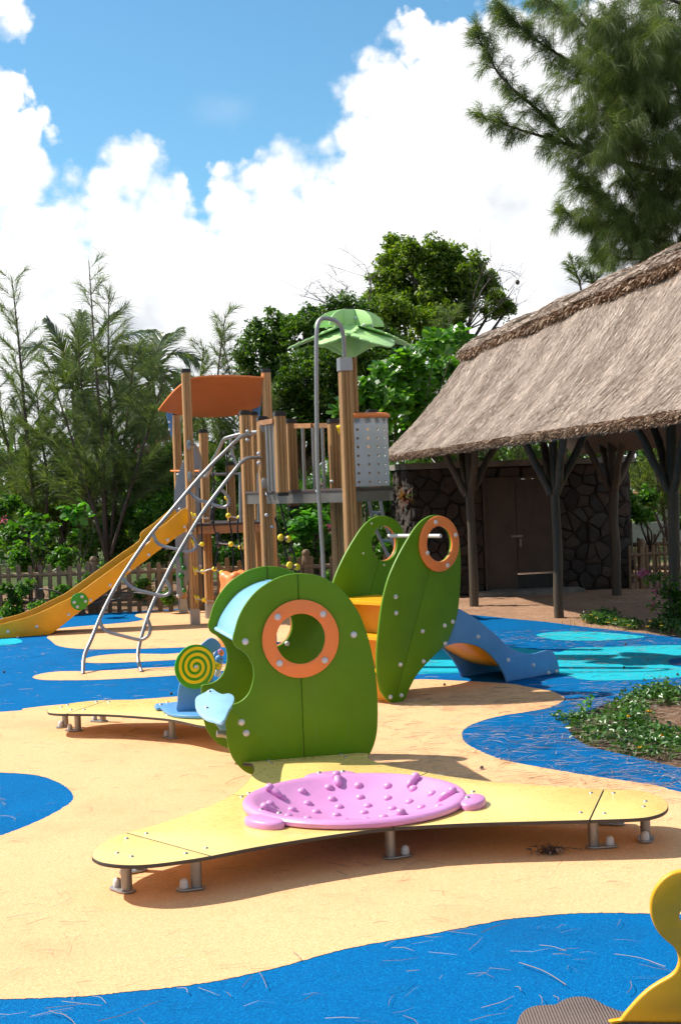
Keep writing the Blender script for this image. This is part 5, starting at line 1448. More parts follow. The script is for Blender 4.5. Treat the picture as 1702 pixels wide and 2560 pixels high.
L_PALM = leafmat('palm_leaflet', [(.035, .075, .018), (.07, .125, .03), (.12, .17, .045), (.24, .20, .07)], .38, .3, .6)
L_STRAP = leafmat('strap_leaf', [(.02, .07, .008), (.04, .12, .012), (.09, .20, .02)], .35, .35, .5)
PINK = leafmat('pink_petal', [(.55, .10, .20), (.70, .18, .30), (.75, .30, .42)], .3, .5, .3, (1.1, .8, .8))
YPET = leafmat('yellow_petal', [(.80, .42, .01), (.85, .55, .02)], .25, .5, .3, (1.1, .9, .3))

# ---------------------------------------------------------------- broadleaf trees behind the tower
bl = pxblobs([(905, 600, 48, 34), (945, 585, 40, 34), (1010, 610, 58, 34), (1075, 630, 52, 34), (1110, 655, 36, 34), (960, 660, 75, 34), (1050, 690, 70, 34), (880, 680, 55, 34), (1140, 700, 34, 33.5), (1165, 715, 22, 33.5), (900, 740, 70, 33), (1010, 760, 75, 33)])
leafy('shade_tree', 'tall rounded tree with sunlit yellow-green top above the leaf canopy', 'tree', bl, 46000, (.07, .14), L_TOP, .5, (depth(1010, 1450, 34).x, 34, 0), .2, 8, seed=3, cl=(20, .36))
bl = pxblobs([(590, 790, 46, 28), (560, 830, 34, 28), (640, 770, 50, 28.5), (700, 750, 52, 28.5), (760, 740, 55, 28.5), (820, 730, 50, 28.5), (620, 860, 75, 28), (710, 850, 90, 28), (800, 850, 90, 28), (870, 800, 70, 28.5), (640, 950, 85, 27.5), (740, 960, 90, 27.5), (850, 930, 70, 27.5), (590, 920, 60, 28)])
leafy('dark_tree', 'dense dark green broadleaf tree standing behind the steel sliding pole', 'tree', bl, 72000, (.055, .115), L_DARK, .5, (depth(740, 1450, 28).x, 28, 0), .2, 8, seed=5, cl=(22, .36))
# bare twigs at the edges of the crowns
def twigs(name, label, start, ends, seed, r=.02):
    rs_ = random.Random(seed); root = thing(name, label, 'tree', (start.x, start.y, 0)); mb = MB()
    limb(mb, [Vector((start.x, start.y, -.05)), Vector((start.x, start.y, start.z * .5)), start], .09, .05)
    for e in ends:
        m_ = start.lerp(e, .55) + Vector((rs_.uniform(-.2, .2), rs_.uniform(-.2, .2), rs_.uniform(.0, .25))); p_ = catmull([start, m_, e], 4, False); limb(mb, p_, r, r * .3, 5)
        for k in range(7):
            s_ = p_[rs_.randrange(3, len(p_))]; d = Vector((rs_.gauss(0, .35), rs_.gauss(0, .2), rs_.gauss(.12, .3))); mid = s_ + d * .5 + Vector((0, 0, rs_.uniform(-.05, .08)))
            limb(mb, [s_, mid, s_ + d], r * .35, r * .14, 4)
            for j in range(2):
                d2 = d * .5 + Vector((rs_.gauss(0, .15), 0, rs_.gauss(.0, .18))); limb(mb, [mid, mid + d2], r * .2, r * .1, 3)
    mb.build('branch', BARK, root, 50); return root
st = depth(1075 * 1.0855, 760 * 1.0855, 33.0)
tw = twigs('bare_tree', 'bare thin twigs reaching out past the right side of the tall rounded tree', st, [depth(x * 1.0855, y * 1.0855, 32.8) for x, y in ((1150, 620), (1185, 660), (1190, 700), (1140, 650), (1165, 690), (1120, 600))], 4)
c_ = depth(1191 * 1.0855, 650 * 1.0855, 32.8)
limb(mb := MB(), [depth(1150 * 1.0855, 622 * 1.0855, 32.8), depth(1175 * 1.0855, 628 * 1.0855, 32.8), depth(1190 * 1.0855, 642 * 1.0855, 32.8)], .008, .006, 4); mb.build('branch', BARK, tw)
nest = MB().ball(c_, .05, 10, 8, (1, 1, 1.25)).build('hanging_nest', BARK, None, 60)
tag(nest, 'small brown hanging bird nest on a bare twig above the thatch', 'nest')
twigs('bare_tree', 'bare grey twigs sticking up behind the leaf canopy, left of the tall tree', depth(830 * 1.0855, 760 * 1.0855, 32), [depth(x * 1.0855, y * 1.0855, 32) for x, y in ((700, 665), (735, 655), (770, 665), (800, 660), (840, 610), (850, 640), (690, 680))], 9, .018)

# glossy large-leaved shrub (rosettes)
def rosette_shrub(label, blobs, n_ros, mat, size, trunk, seed):
    root = thing('almond_shrub', label, 'shrub', trunk); mb = MB(); crown_limbs(mb, trunk, blobs, .05, .4, 2, seed); mb.build('trunk', BARK, root, 50)
    c, d, pk = blob_points(blobs, n_ros); k = 8; cr = np.repeat(c, k, 0); ang = rng.uniform(0, 6.28, len(cr)); ax = np.repeat(unit(d * .6 + np.array([0, -.25, .8])), k, 0)
    t1 = unit(np.cross(ax, np.array([[.3, .8, .2]]))); t2 = np.cross(ax, t1); out = t1 * np.cos(ang)[:, None] + t2 * np.sin(ang)[:, None]
    dr = unit(out + ax * rng.uniform(.1, .9, len(cr))[:, None]); sz = rng.uniform(*size, len(cr))[:, None]; nr = unit(np.cross(np.cross(dr, ax), dr) + rnd(len(cr)) * .15); s_ = np.cross(nr, dr)
    v = np.stack([cr, cr + dr * sz * .45 + s_ * sz * .16, cr + dr * sz * .8 + s_ * sz * .24, cr + dr * sz, cr + dr * sz * .8 - s_ * sz * .24, cr + dr * sz * .45 - s_ * sz * .16], 1).reshape(-1, 3)
    base = (np.arange(len(cr)) * 6)[:, None]; f = np.concatenate([base + np.array([[0, 1, 2, 3]]), base + np.array([[0, 3, 4, 5]])], 1).reshape(-1)
    npmesh('crown', v, f, 4, mat, root); return root
bl = pxblobs([(1000, 800, 38, 25), (1050, 785, 30, 25), (940, 830, 34, 25), (890, 870, 40, 25), (950, 890, 46, 25), (1020, 850, 40, 25), (850, 905, 34, 25), (905, 940, 50, 25), (970, 950, 45, 25), (790, 945, 26, 24.6), (870, 1000, 50, 25), (940, 1010, 50, 25)])
rosette_shrub('bright glossy large-leaved shrub between the leaf canopy and the thatch', bl, 520, L_ALM, (.12, .24), (depth(960, 1450, 25).x, 25, 0), 6)

# strap-leaved clump
def strap_clump(label, cx_, cy_, Y, n_, L_, seed, mat=L_STRAP, w=.03):
    q = depth(cx_ * 1.0855, cy_ * 1.0855, Y); root = thing('strap_plant', label, 'plant', (q.x, q.y, 0))
    a = rng.uniform(0, 6.28, n_); e = rng.uniform(.5, 1.45, n_); d = np.stack([np.cos(a) * np.cos(e), np.sin(a) * np.cos(e), np.sin(e)], 1)
    rp = np.array([q.x, q.y, max(.05, q.z - L_ * .9)]) + rng.normal(0, .18, (n_, 3)) * np.array([1.6, 1, .8])
    strands('leaf_blades', rp, d, rng.uniform(.6, 1.1, n_) * L_, w, .35, mat, root)
    mb = MB(); limb(mb, [Vector((q.x, q.y, -.05)), Vector((q.x, q.y, max(.1, q.z - L_ * .8)))], .06, .05); mb.build('stem', BARK, root); return root
strap_clump('clump of long strap leaves seen through the tower balusters', 720, 1050, 22.5, 420, 1.1, 1)
strap_clump('clump of upright strap leaves behind the grey drum panel', 905, 1010, 22.5, 380, 1.1, 2)

# ---------------------------------------------------------------- bushes along the fence
def bush(label, bl_, n_, size, mat=L_BUSH, seed=1, clump=6, asp=.5, r0=.05, name='hedge_bush'):
    return leafy(name, label, 'bush', bl_, n_, size, mat, asp, None, r0, clump, None, .6, seed, cl=(9, .36))
bush('bright green bush with pink blossom left of the tower, beside the blue bracket', pxblobs([(360, 1060, 50, 22.5), (390, 1120, 60, 22.5), (330, 1130, 60, 22.5), (300, 1190, 60, 22.3), (370, 1200, 70, 22.3), (420, 1250, 60, 22.2), (340, 1260, 50, 22)]), 15000, (.05, .095), seed=11)
bush('green bush behind the slide and the leftmost fence pickets', pxblobs([(20, 1240, 50, 21.8), (70, 1220, 45, 21.8), (110, 1260, 45, 21.5), (40, 1290, 45, 21.2), (10, 1180, 40, 22), (140, 1290, 36, 21), (190, 1270, 36, 22)]), 9500, (.05, .10), seed=12)
bush('dark bush under the young casuarinas, behind the fence and slide', pxblobs([(220, 1230, 60, 23), (280, 1270, 50, 22), (180, 1200, 60, 23.5), (260, 1180, 60, 23.5), (120, 1180, 60, 24), (60, 1140, 60, 24.5), (10, 1100, 60, 25)]), 11000, (.06, .11), L_DARK, seed=13)
bush('bush with small glossy leaves behind the tower rope ladder', pxblobs([(650, 1300, 40, 21), (700, 1290, 45, 21), (760, 1280, 42, 21), (640, 1230, 40, 22), (690, 1200, 42, 22.5), (750, 1200, 42, 22.5), (660, 1150, 40, 23), (740, 1130, 46, 23), (800, 1200, 46, 22.5), (840, 1270, 40, 21.5), (520, 1290, 36, 21), (575, 1290, 36, 21)]), 17000, (.045, .085), seed=14)
bush('bush behind the climbing wall and rope net at the tower foot', pxblobs([(470, 1280, 46, 21.5), (520, 1220, 50, 22.5), (570, 1200, 50, 23), (480, 1180, 50, 23), (560, 1120, 50, 24), (610, 1090, 46, 24), (500, 1100, 50, 24)]), 12500, (.05, .09), seed=15)
bush('green creeper growing over the fence between slide and ladder', pxblobs([(240, 1330, 30, 19.7), (200, 1350, 22, 19.6), (330, 1360, 24, 19.7), (380, 1375, 22, 19.7), (60, 1360, 24, 19.8), (140, 1370, 26, 19.7), (20, 1375, 26, 19.6), (410, 1330, 24, 19.8), (90, 1400, 22, 19.5), (30, 1410, 25, 19.4)]), 6500, (.04, .075), seed=16)
bush('shrub seen through the wing porthole, left of the stone store room', pxblobs([(860, 1230, 34, 21), (850, 1300, 34, 20.6), (890, 1280, 30, 20.6), (820, 1320, 36, 20.3), (760, 1350, 36, 20.2), (690, 1350, 36, 20.2)]), 8000, (.045, .08), seed=17)
def heart_plant(label, cx_, cy_, r, Y, n_, size, seed, mat=L_HEART):
    bl_ = pxblobs([(cx_, cy_, r, Y), (cx_ - r * .7, cy_ + r * .3, r * .7, Y), (cx_ + r * .8, cy_ - r * .1, r * .7, Y), (cx_ + r * .1, cy_ + r, r * .6, Y)], yj=.1)
    return leafy('broad_leaf_sapling', label, 'plant', bl_, n_, size, mat, .95, None, .018, 3, None, 1.4, seed)
heart_plant('sapling with large pale green heart-shaped leaves beside the sliding pole', 705, 1210, 36, 20.6, 150, (.10, .17), 1)
heart_plant('sapling with broad bright leaves above the fence at far left', 80, 1215, 40, 20.3, 75, (.09, .15), 2, L_BUSH)
heart_plant('thin sapling with one tuft of bright leaves above the slide', 178, 1182, 18, 20.2, 42, (.12, .18), 3)
# pink blossom on the bushes
def blossoms(root_label, spots, parent):
    c = np.array([tuple(depth(x * 1.0855, y * 1.0855, Y)) for x, y, Y in spots]); k = 16; cr = np.repeat(c, k, 0) + rng.normal(0, .045, (len(c) * k, 3))
    return leaves('blossom', cr, rnd(len(cr)), rng.uniform(.03, .05, len(cr)), PINK, parent, .9)
bsh = [o for o in COL.objects if o.name.startswith('hedge_bush') and o.parent is None]
blossoms('', [(360, 1020, 22.0), (345, 1035, 22.0), (325, 1030, 22), (372, 1012, 22), (385, 1003, 22)], bsh[0])
blossoms('', [(12, 1200, 21.2)], bsh[1])
blossoms('', [(790, 1140, 22.2), (775, 1130, 22.3), (810, 1150, 22), (805, 1215, 21.8), (760, 1215, 21), (785, 1325, 20.5), (780, 1195, 21.2), (745, 1125, 22)], bsh[3])

# ---------------------------------------------------------------- casuarinas
def casuarina(name, label, stems, n_br, br_len, n_str, L_, w, mat, seed, droop=.35, start=.22, tuft=3.2, cat='tree', updir=.55, extra=None, r0=.05):
    """stems: list of 3-D polylines; side branches along them carry drooping needle sprays"""
    rs_ = random.Random(seed); root = thing(name, label, cat, (stems[0][0].x, stems[0][0].y, 0)); mb = MB(); RP, DR = [], []
    for si, stm in enumerate(stems):
        p_ = catmull(stm, 8, False); limb(mb, p_, r0 * (1 if si == 0 else .7), .006, 7); m = len(p_)
        for k in range(n_br):
            f_ = start + (1 - start) * (k + rs_.random()) / n_br; i = min(int(f_ * (m - 1)), m - 2); o = p_[i]; ax = (p_[i + 1] - p_[i]).normalized()
            a = rs_.uniform(0, 6.28); sd = Vector((math.cos(a), math.sin(a) * .8, 0)); d = (sd + ax * updir + Vector((0, 0, .25))).normalized()
            bl_ = br_len * (1.05 - f_ * .82) * rs_.uniform(.55, 1.2) + .10
            q = [o, o + d * bl_ * .5 + Vector((0, 0, .03)), o + d * bl_ + Vector((0, 0, bl_ * .12))]
            limb(mb, q, .012 * (1.2 - f_), .003, 4)
            nn = max(5, int(n_str * bl_ / br_len * (1.35 - .6 * f_)))
            for j in range(nn):
                t = rs_.random() ** .7; pt = q[0].lerp(q[1], t * 2) if t < .5 else q[1].lerp(q[2], t * 2 - 1)
                RP.append(tuple(pt)); dd = d * 1.0 + Vector((rs_.gauss(0, .55), rs_.gauss(0, .55), rs_.gauss(.25, .45))); DR.append(tuple(dd))
        for j in range(int(n_str * .35)):
            t = rs_.uniform(.75, 1.0); i = min(int(t * (m - 1)), m - 2); RP.append(tuple(p_[i])); ax = (p_[i + 1] - p_[i]).normalized(); DR.append(tuple(ax * 1.2 + Vector((rs_.gauss(0, .3), rs_.gauss(0, .3), .2))))
    mb.build('trunk', CASBARK, root, 50)
    RP, DR = np.array(RP), np.array(DR); strands('needles', RP, DR, rng.uniform(.55, 1.15, len(RP)) * L_, w, droop, mat, root)
    return root
def dp(lst, Y): return [depth(x * 1.0855, y * 1.0855, Y) for x, y in lst]
casuarina('young_casuarina', 'slender young casuarina with a long bare tip at the far left edge', [dp([(95, 1330), (78, 1150), (58, 950), (45, 800), (28, 640)], 22.5), dp([(90, 1300), (40, 1120), (5, 960), (-20, 820)], 22.8), dp([(95, 1300), (110, 1120), (95, 1000), (85, 900)], 22.6)], 34, .75, 170, .32, .0052, L_CASD, 31)
casuarina('young_casuarina', 'tall feathery young casuarina with several stems left of the tower', [dp([(250, 1330), (240, 1150), (235, 1000), (222, 850), (205, 600)], 22), dp([(250, 1300), (265, 1120), (255, 950), (250, 800), (252, 680)], 22.2), dp([(245, 1280), (200, 1120), (150, 960), (110, 840)], 21.8), dp([(255, 1280), (300, 1130), (345, 980), (385, 850)], 21.8), dp([(250, 1270), (200, 1150), (140, 1060), (80, 990)], 22.3), dp([(250, 1260), (310, 1150), (370, 1060), (420, 1000)], 22.5), dp([(245, 1250), (235, 1100), (190, 900), (180, 760)], 22.4), dp([(250, 1250), (280, 1080), (300, 900), (310, 800)], 22.6)], 36, .80, 140, .34, .0056, L_CASD, 32)
casuarina('young_casuarina', 'dark low casuarina filling the gap behind the slide', [dp([(130, 1320), (150, 1200), (160, 1100), (150, 1000)], 24), dp([(60, 1320), (70, 1200), (40, 1060), (30, 960)], 24.5), dp([(300, 1320), (310, 1180), (330, 1090), (320, 980)], 24), dp([(200, 1320), (200, 1180), (210, 1080), (215, 980)], 24.5), dp([(380, 1330), (390, 1180), (400, 1060), (430, 930)], 25)], 32, .95, 135, .36, .0072, L_CAS, 33, start=.1)
casuarina('young_casuarina', 'wispy olive casuarina rising behind the orange tower roof', [dp([(520, 1250), (515, 1050), (500, 900), (520, 720)], 24.5), dp([(500, 1250), (480, 1050), (460, 920), (470, 800)], 24.8), dp([(540, 1250), (560, 1050), (545, 930), (505, 760)], 24.6), dp([(580, 1250), (600, 1060), (600, 980), (590, 900)], 24.9)], 34, .62, 135, .32, .0060, L_CASD, 34)
casuarina('young_casuarina', 'fine casuarina foliage rising behind the left end of the thatch', [dp([(1060, 1300), (1050, 1000), (1040, 850), (1035, 720)], 26.5), dp([(1000, 1300), (1000, 1060), (990, 980), (1010, 900)], 26.5), dp([(1110, 1300), (1120, 1060), (1100, 950), (1080, 800)], 26.8), dp([(1180, 1300), (1190, 1080), (1200, 1000), (1210, 900)], 27), dp([(1300, 1300), (1300, 1080), (1310, 1000), (1310, 900)], 27), dp([(940, 1250), (950, 1100), (960, 1020), (975, 960)], 26.5)], 30, .8, 115, .34, .0072, L_CASD, 35)
casuarina('small_casuarina', 'small dark casuarina beyond the right-hand fence', [dp([(1545, 1290), (1530, 1200), (1515, 1120), (1500, 1040)], 24), dp([(1545, 1270), (1560, 1180), (1580, 1090)], 24), dp([(1540, 1260), (1510, 1190), (1480, 1130), (1470, 1080)], 24)], 26, .55, 90, .28, .008, L_CAS, 36, start=.35, r0=.045)
# ---------------------------------------------------------------- the big casuarina above the thatch
TY = 25.5
def tv(*pp): return [depth(*cV(x, y), TY + dy) for x, y, dy in pp]
def bigcas():
    rs_ = random.Random(77); base = depth(1980, 1450, TY); root = thing('big_casuarina', 'large casuarina with drooping needle sprays overhanging the thatched roof at right', 'tree', (base.x, base.y, 0)); mb = MB()
    trunk = [Vector((base.x, base.y, -.1)), Vector((base.x - .1, base.y, 3)), Vector((base.x - .05, base.y, 6)), Vector((base.x + .1, base.y, 9)), Vector((base.x, base.y, 12))]
    limb(mb, catmull(trunk, 4, False), .30, .14, 12)
    mains = [tv((2350, 1400, 0), (1900, 1330, .0), (1568, 1250, -.2), (1350, 1200, -.3), (1150, 1150, -.4), (950, 1105, -.4), (800, 1040, -.4), (650, 990, -.4), (450, 930, -.5), (300, 880, -.5), (160, 835, -.5)),
             tv((800, 1040, -.4), (700, 930, -.4), (600, 830, -.4), (500, 740, -.5), (380, 640, -.5), (270, 520, -.5), (200, 400, -.5), (150, 310, -.5), (115, 240, -.5)),
             tv((2000, 900, .2), (1500, 750, .2), (1100, 600, .1), (900, 500, 0), (750, 420, 0), (620, 340, 0), (520, 270, 0), (430, 200, 0), (350, 110, 0), (280, 30, 0)),
             tv((1900, 600, .4), (1400, 450, .4), (1100, 330, .3), (950, 230, .3), (800, 130, .3), (700, 60, .3), (560, -20, .3)),
             tv((2100, 2000, 0), (1568, 1800, 0), (1400, 1700, 0), (1250, 1620, 0), (1100, 1500, 0), (1000, 1400, 0), (900, 1300, 0), (845, 1260, 0)),
             tv((1568, 1800, 0), (1300, 1640, .1), (1100, 1610, .1), (950, 1590, .1), (820, 1540, .1), (715, 1500, .1)),
             tv((2100, 1950, .3), (1700, 1850, .3), (1400, 1830, .3), (1200, 1840, .3), (1050, 1820, .3), (960, 1780, .3)),
             tv((1900, 300, .2), (1568, 200, .2), (1400, 240, .1), (1200, 290, 0), (1080, 270, 0), (980, 240, 0)),
             tv((1900, 150, -.3), (1568, 400, -.5), (1380, 540, -.6), (1280, 610, -.7), (1150, 640, -.7), (1000, 690, -.8), (880, 770, -.8)),
             tv((2000, 600, -.5), (1568, 650, -.7), (1400, 670, -.8), (1270, 730, -.9), (1180, 830, -.9)),
             tv((1568, 1250, -.2), (1450, 1350, -.1), (1420, 1480, 0), (1440, 1600, 0)), tv((1150, 1150, -.4), (1200, 1250, -.3), (1250, 1320, -.3), (1300, 1450, -.2)),
             tv((1800, 100, 0), (1500, 0, .1), (1300, -80, .1), (1100, -140, .1)), tv((1900, 1700, .4), (1650, 1550, .4), (1560, 1400, .3), (1530, 1330, .3))]
    RP, DR, LL = [], [], []
    def spray(o, d, n_, L_, sp_):
        for _ in range(n_):
            RP.append(tuple(o + Vector((rs_.gauss(0, .03), rs_.gauss(0, .03), rs_.gauss(0, .03))))); DR.append(tuple(d + Vector((rs_.gauss(0, sp_), rs_.gauss(0, sp_), rs_.gauss(0, sp_))))); LL.append(L_ * rs_.uniform(.6, 1.15))
    for mi, mn in enumerate(mains):
        p_ = catmull(mn, 4, False); limb(mb, p_, .075 if mi in (0, 4) else .045, .008, 7); m = len(p_)
        for k in range(int(m * 2.1)):
            f_ = rs_.uniform(.12, 1); i = min(int(f_ * (m - 1)), m - 2); o = p_[i].lerp(p_[i + 1], rs_.random()); ax = (p_[i + 1] - p_[i]).normalized()
            d = (ax * .7 + Vector((rs_.gauss(0, .45), rs_.gauss(0, .6), rs_.gauss(-.1, .55)))).normalized(); bl_ = rs_.uniform(.18, .55) * (1.25 - .6 * f_)
            e = o + d * bl_; limb(mb, [o, o.lerp(e, .5) + Vector((0, 0, .03)), e], .009, .003, 4)
            for j in range(5):
                spray(o.lerp(e, .25 + .75 * j / 4), (d * .6 + Vector((rs_.gauss(0, .3), rs_.gauss(0, .3), -.15))).normalized(), 19, .24, .5)
        spray(p_[-1], (p_[-1] - p_[-2]).normalized(), 40, .22, .35)
    # the hanging curtains of needles inside the crown
    zones = [((750, 1568), (0, 1150), 290, -.6), ((860, 1568), (1260, 1900), 160, .1), ((1000, 1568), (150, 1100), 180, -1.0), ((1568, 2100), (-200, 1900), 420, 0)]
    for (x0, x1), (y0, y1), cnt, dy in zones:
        for _ in range(cnt):
            x, y = rs_.uniform(x0, x1), rs_.uniform(y0, y1)
            edge = min(1, (x - x0) / 150 + .25)
            if rs_.random() > edge: continue
            if y0 > 1000 and (x - 860) < (y - 1450) * .55: continue
            o = depth(*cV(x, y), TY + dy + rs_.uniform(-.7, .7)); d = Vector((rs_.gauss(-.25, .5), rs_.gauss(-.2, .5), rs_.gauss(.1, .35))).normalized(); L_ = rs_.uniform(.25, .5)
            limb(mb, [o, o + d * L_ * .6, o + d * L_ + Vector((0, 0, -.05))], .006, .002, 3)
            for j in range(4): spray(o + d * L_ * (j + 1) / 4, (d * .5 + Vector((rs_.gauss(0, .25), rs_.gauss(0, .25), -.45))).normalized(), 26, .36, .26)
    mb.build('trunk', CASBARK, root, 50)
    RP, DR, LL = np.array(RP), np.array(DR), np.array(LL); strands('needles', RP, DR, LL, rng.uniform(.0035, .0065, len(RP)), .30, L_CAS, root)
bigcas()
casuarina('casuarina_seedling', 'thin casuarina shoot poking up behind the thatch ridge', [dp([(1345, 900), (1340, 700), (1330, 640), (1315, 605)], 25), dp([(1400, 900), (1372, 700), (1362, 640)], 25)], 22, .28, 60, .22, .007, L_CASD, 39, start=.5, r0=.03)

# ---------------------------------------------------------------- coconut palms
def palm(label, cx_, cy_, Y, fronds, seed):
    rs_ = random.Random(seed); c_ = depth(cx_ * 1.0855, cy_ * 1.0855, Y); root = thing('coconut_palm', label, 'palm', (c_.x, c_.y, 0)); mb = MB()
    limb(mb, [Vector((c_.x + .2, c_.y, -.1)), Vector((c_.x + .1, c_.y, c_.z * .5)), c_], .15, .10, 9); mb.build('trunk', BARK, root, 50)
    for tx, ty, bow in fronds:
        e = depth(tx * 1.0855, ty * 1.0855, Y + rs_.uniform(-.6, .6)); m_ = c_.lerp(e, .5) + Vector((0, rs_.uniform(-.1, .1), bow)); p_ = catmull([c_, m_, e], 14, False); fm = MB(); limb(fm, p_, .022, .006, 5)
        P0, P1, P2, S = [], [], [], []
        for i in range(3, len(p_) - 1):
            ax = (p_[i + 1] - p_[i]).normalized(); t = i / len(p_)
            for sub in range(3):
                for sd in (-1, 1):
                    o = p_[i].lerp(p_[i + 1], sub / 3); lat = ax.cross(Vector((0, -.35, 1))).normalized() * sd
                    L_ = .62 * math.sin(math.pi * min(1, t * .85 + .14)) ** .6 * rs_.uniform(.85, 1.1); d = (lat * .8 + ax * .75 + Vector((0, 0, rs_.uniform(-.1, .15)))).normalized()
                    P0.append(tuple(o)); P1.append(tuple(o + d * L_ * .5 + Vector((0, 0, -.02)))); P2.append(tuple(o + d * L_ + Vector((0, 0, -.16)))); S.append(tuple(ax.cross(d).cross(d) + Vector((rs_.gauss(0, .2), 0, rs_.gauss(0, .2)))))
        fo_ = fm.build('frond', L_PALM, root, 50)
        ribbons('leaflets', np.array(P0), np.array(P1), np.array(P2), .030, L_PALM, fo_, .25, np.array(S))
palm('coconut palm whose fronds spread behind the tall young casuarina', 175, 900, 27, [(110, 735, .15), (60, 800, .35), (70, 930, .5), (95, 1010, .5), (265, 720, .2), (350, 760, .35), (300, 860, .4), (320, 960, .5), (190, 720, .1), (230, 1020, .4)], 3)
palm('smaller coconut palm just left of the orange tower roof', 345, 880, 28.5, [(415, 760, .2), (455, 830, .35), (440, 930, .45), (380, 770, .15), (300, 800, .25), (280, 900, .35), (400, 1000, .5), (330, 1010, .4), (460, 990, .5)], 4)

# ---------------------------------------------------------------- far things at the right
m_wallw = earth('cream_render', [(.45, .40, .32), (.52, .47, .38), (.58, .53, .44)], .7, .003)
m_tile = earth('red_roof_tile', [(.24, .09, .05), (.33, .13, .075), (.42, .2, .12)], 2.0, .02)
hq = depth(1640, 1350, 44)
fh = thing('distant_house', 'pale rendered house with a red tiled roof beyond the small casuarina', 'house', (hq.x, 44, 0))
zt1 = depth(1640, 1235, 44).z
MB().box((hq.x + 1.2, 46, zt1 / 2), (6.5, 4, zt1), None).build('wall', m_wallw, fh, 30)
rb = MB(); rb.add([(hq.x - 2.4, 43.6, zt1), (hq.x + 4.9, 43.6, zt1), (hq.x + 4.9, 46, zt1 + .9), (hq.x - 2.4, 46, zt1 + .9), (hq.x + 4.9, 48.4, zt1), (hq.x - 2.4, 48.4, zt1)], [(0, 1, 2, 3), (3, 2, 4, 5), (0, 3, 5), (1, 4, 2)]); rb.build('roof', m_tile, fh, 30)
wq = depth(1590, 1300, 43.95)
MB().box((wq.x, 43.97, wq.z), (.5, .06, .7)).build('window', GREY, fh, 30)
lq = depth(1640, 1420, 34)
lw = MB().box((lq.x + 1, 34, depth(1640, 1305, 34).z / 2), (5, .2, depth(1640, 1305, 34).z)).build('boundary_wall', m_wallw, None, 30)
tag(lw, 'low cream boundary wall in front of the distant house', 'wall')
cp_ = ground(1627, 1470); cpz = depth(1622, 1298, cp_.y + 1.5).z
po = MB().tube([(cp_.x, cp_.y + 1.5, -.1), (cp_.x, cp_.y + 1.5, cpz)], .055, 12).build('round_post', POLEWOOD, None, 50)
tag(po, 'round wooden post with wire netting behind the right-hand picket fence', 'post')
bush('reddish-leaved shrub at the right, behind the picket fence', pxblobs([(1470, 1190, 26, 22.5), (1490, 1150, 24, 22.5), (1455, 1170, 20, 22.6), (1560, 1200, 24, 23)]), 2600, (.05, .09), L_BUSH, 18)
bush('tall hedge bush filling the far end behind the shelter', pxblobs([(1480, 1080, 60, 30), (1560, 1060, 70, 30), (1400, 1060, 60, 30), (1650, 1100, 80, 30), (1300, 1070, 60, 30), (1200, 1060, 60, 30), (1100, 1070, 60, 30), (1000, 1060, 50, 30)]), 15000, (.09, .16), L_DARK, 19)
# background thicket: one dense mass far behind everything
bl = [(x, 38 + 2.5 * math.sin(x), 1.6 + .9 * math.sin(x * 1.7), 2.0) for x in np.arange(-13, 14, 1.6)]
# ... and an unseen tree belt round the sides, added to block low sky light
for k in range(84):
    a = 2 * math.pi * k / 84; x_, y_ = 33 * math.cos(a), 12 + 33 * math.sin(a)
    if y_ > 34 or (y_ > 8 and abs(x_) < 13): continue
    bl.append((x_, y_, 2.0 + .7 * math.sin(k * 2.1), 2.4)); bl.append((x_ * 1.04, y_, 4.4 + .8 * math.sin(k * 1.3), 1.9))
c, d, pk = blob_points(bl, 64000); th = leaves('thicket_and_sky_screen', c, rnd(len(c)) + np.array([0, 0, .4]), rng.uniform(.22, .40, len(c)), L_DARK, None, .75, 'stuff', .12, True)
tag(th, 'dark distant shrubs and trees behind everything, plus unseen belt added to cut sky light', 'thicket')

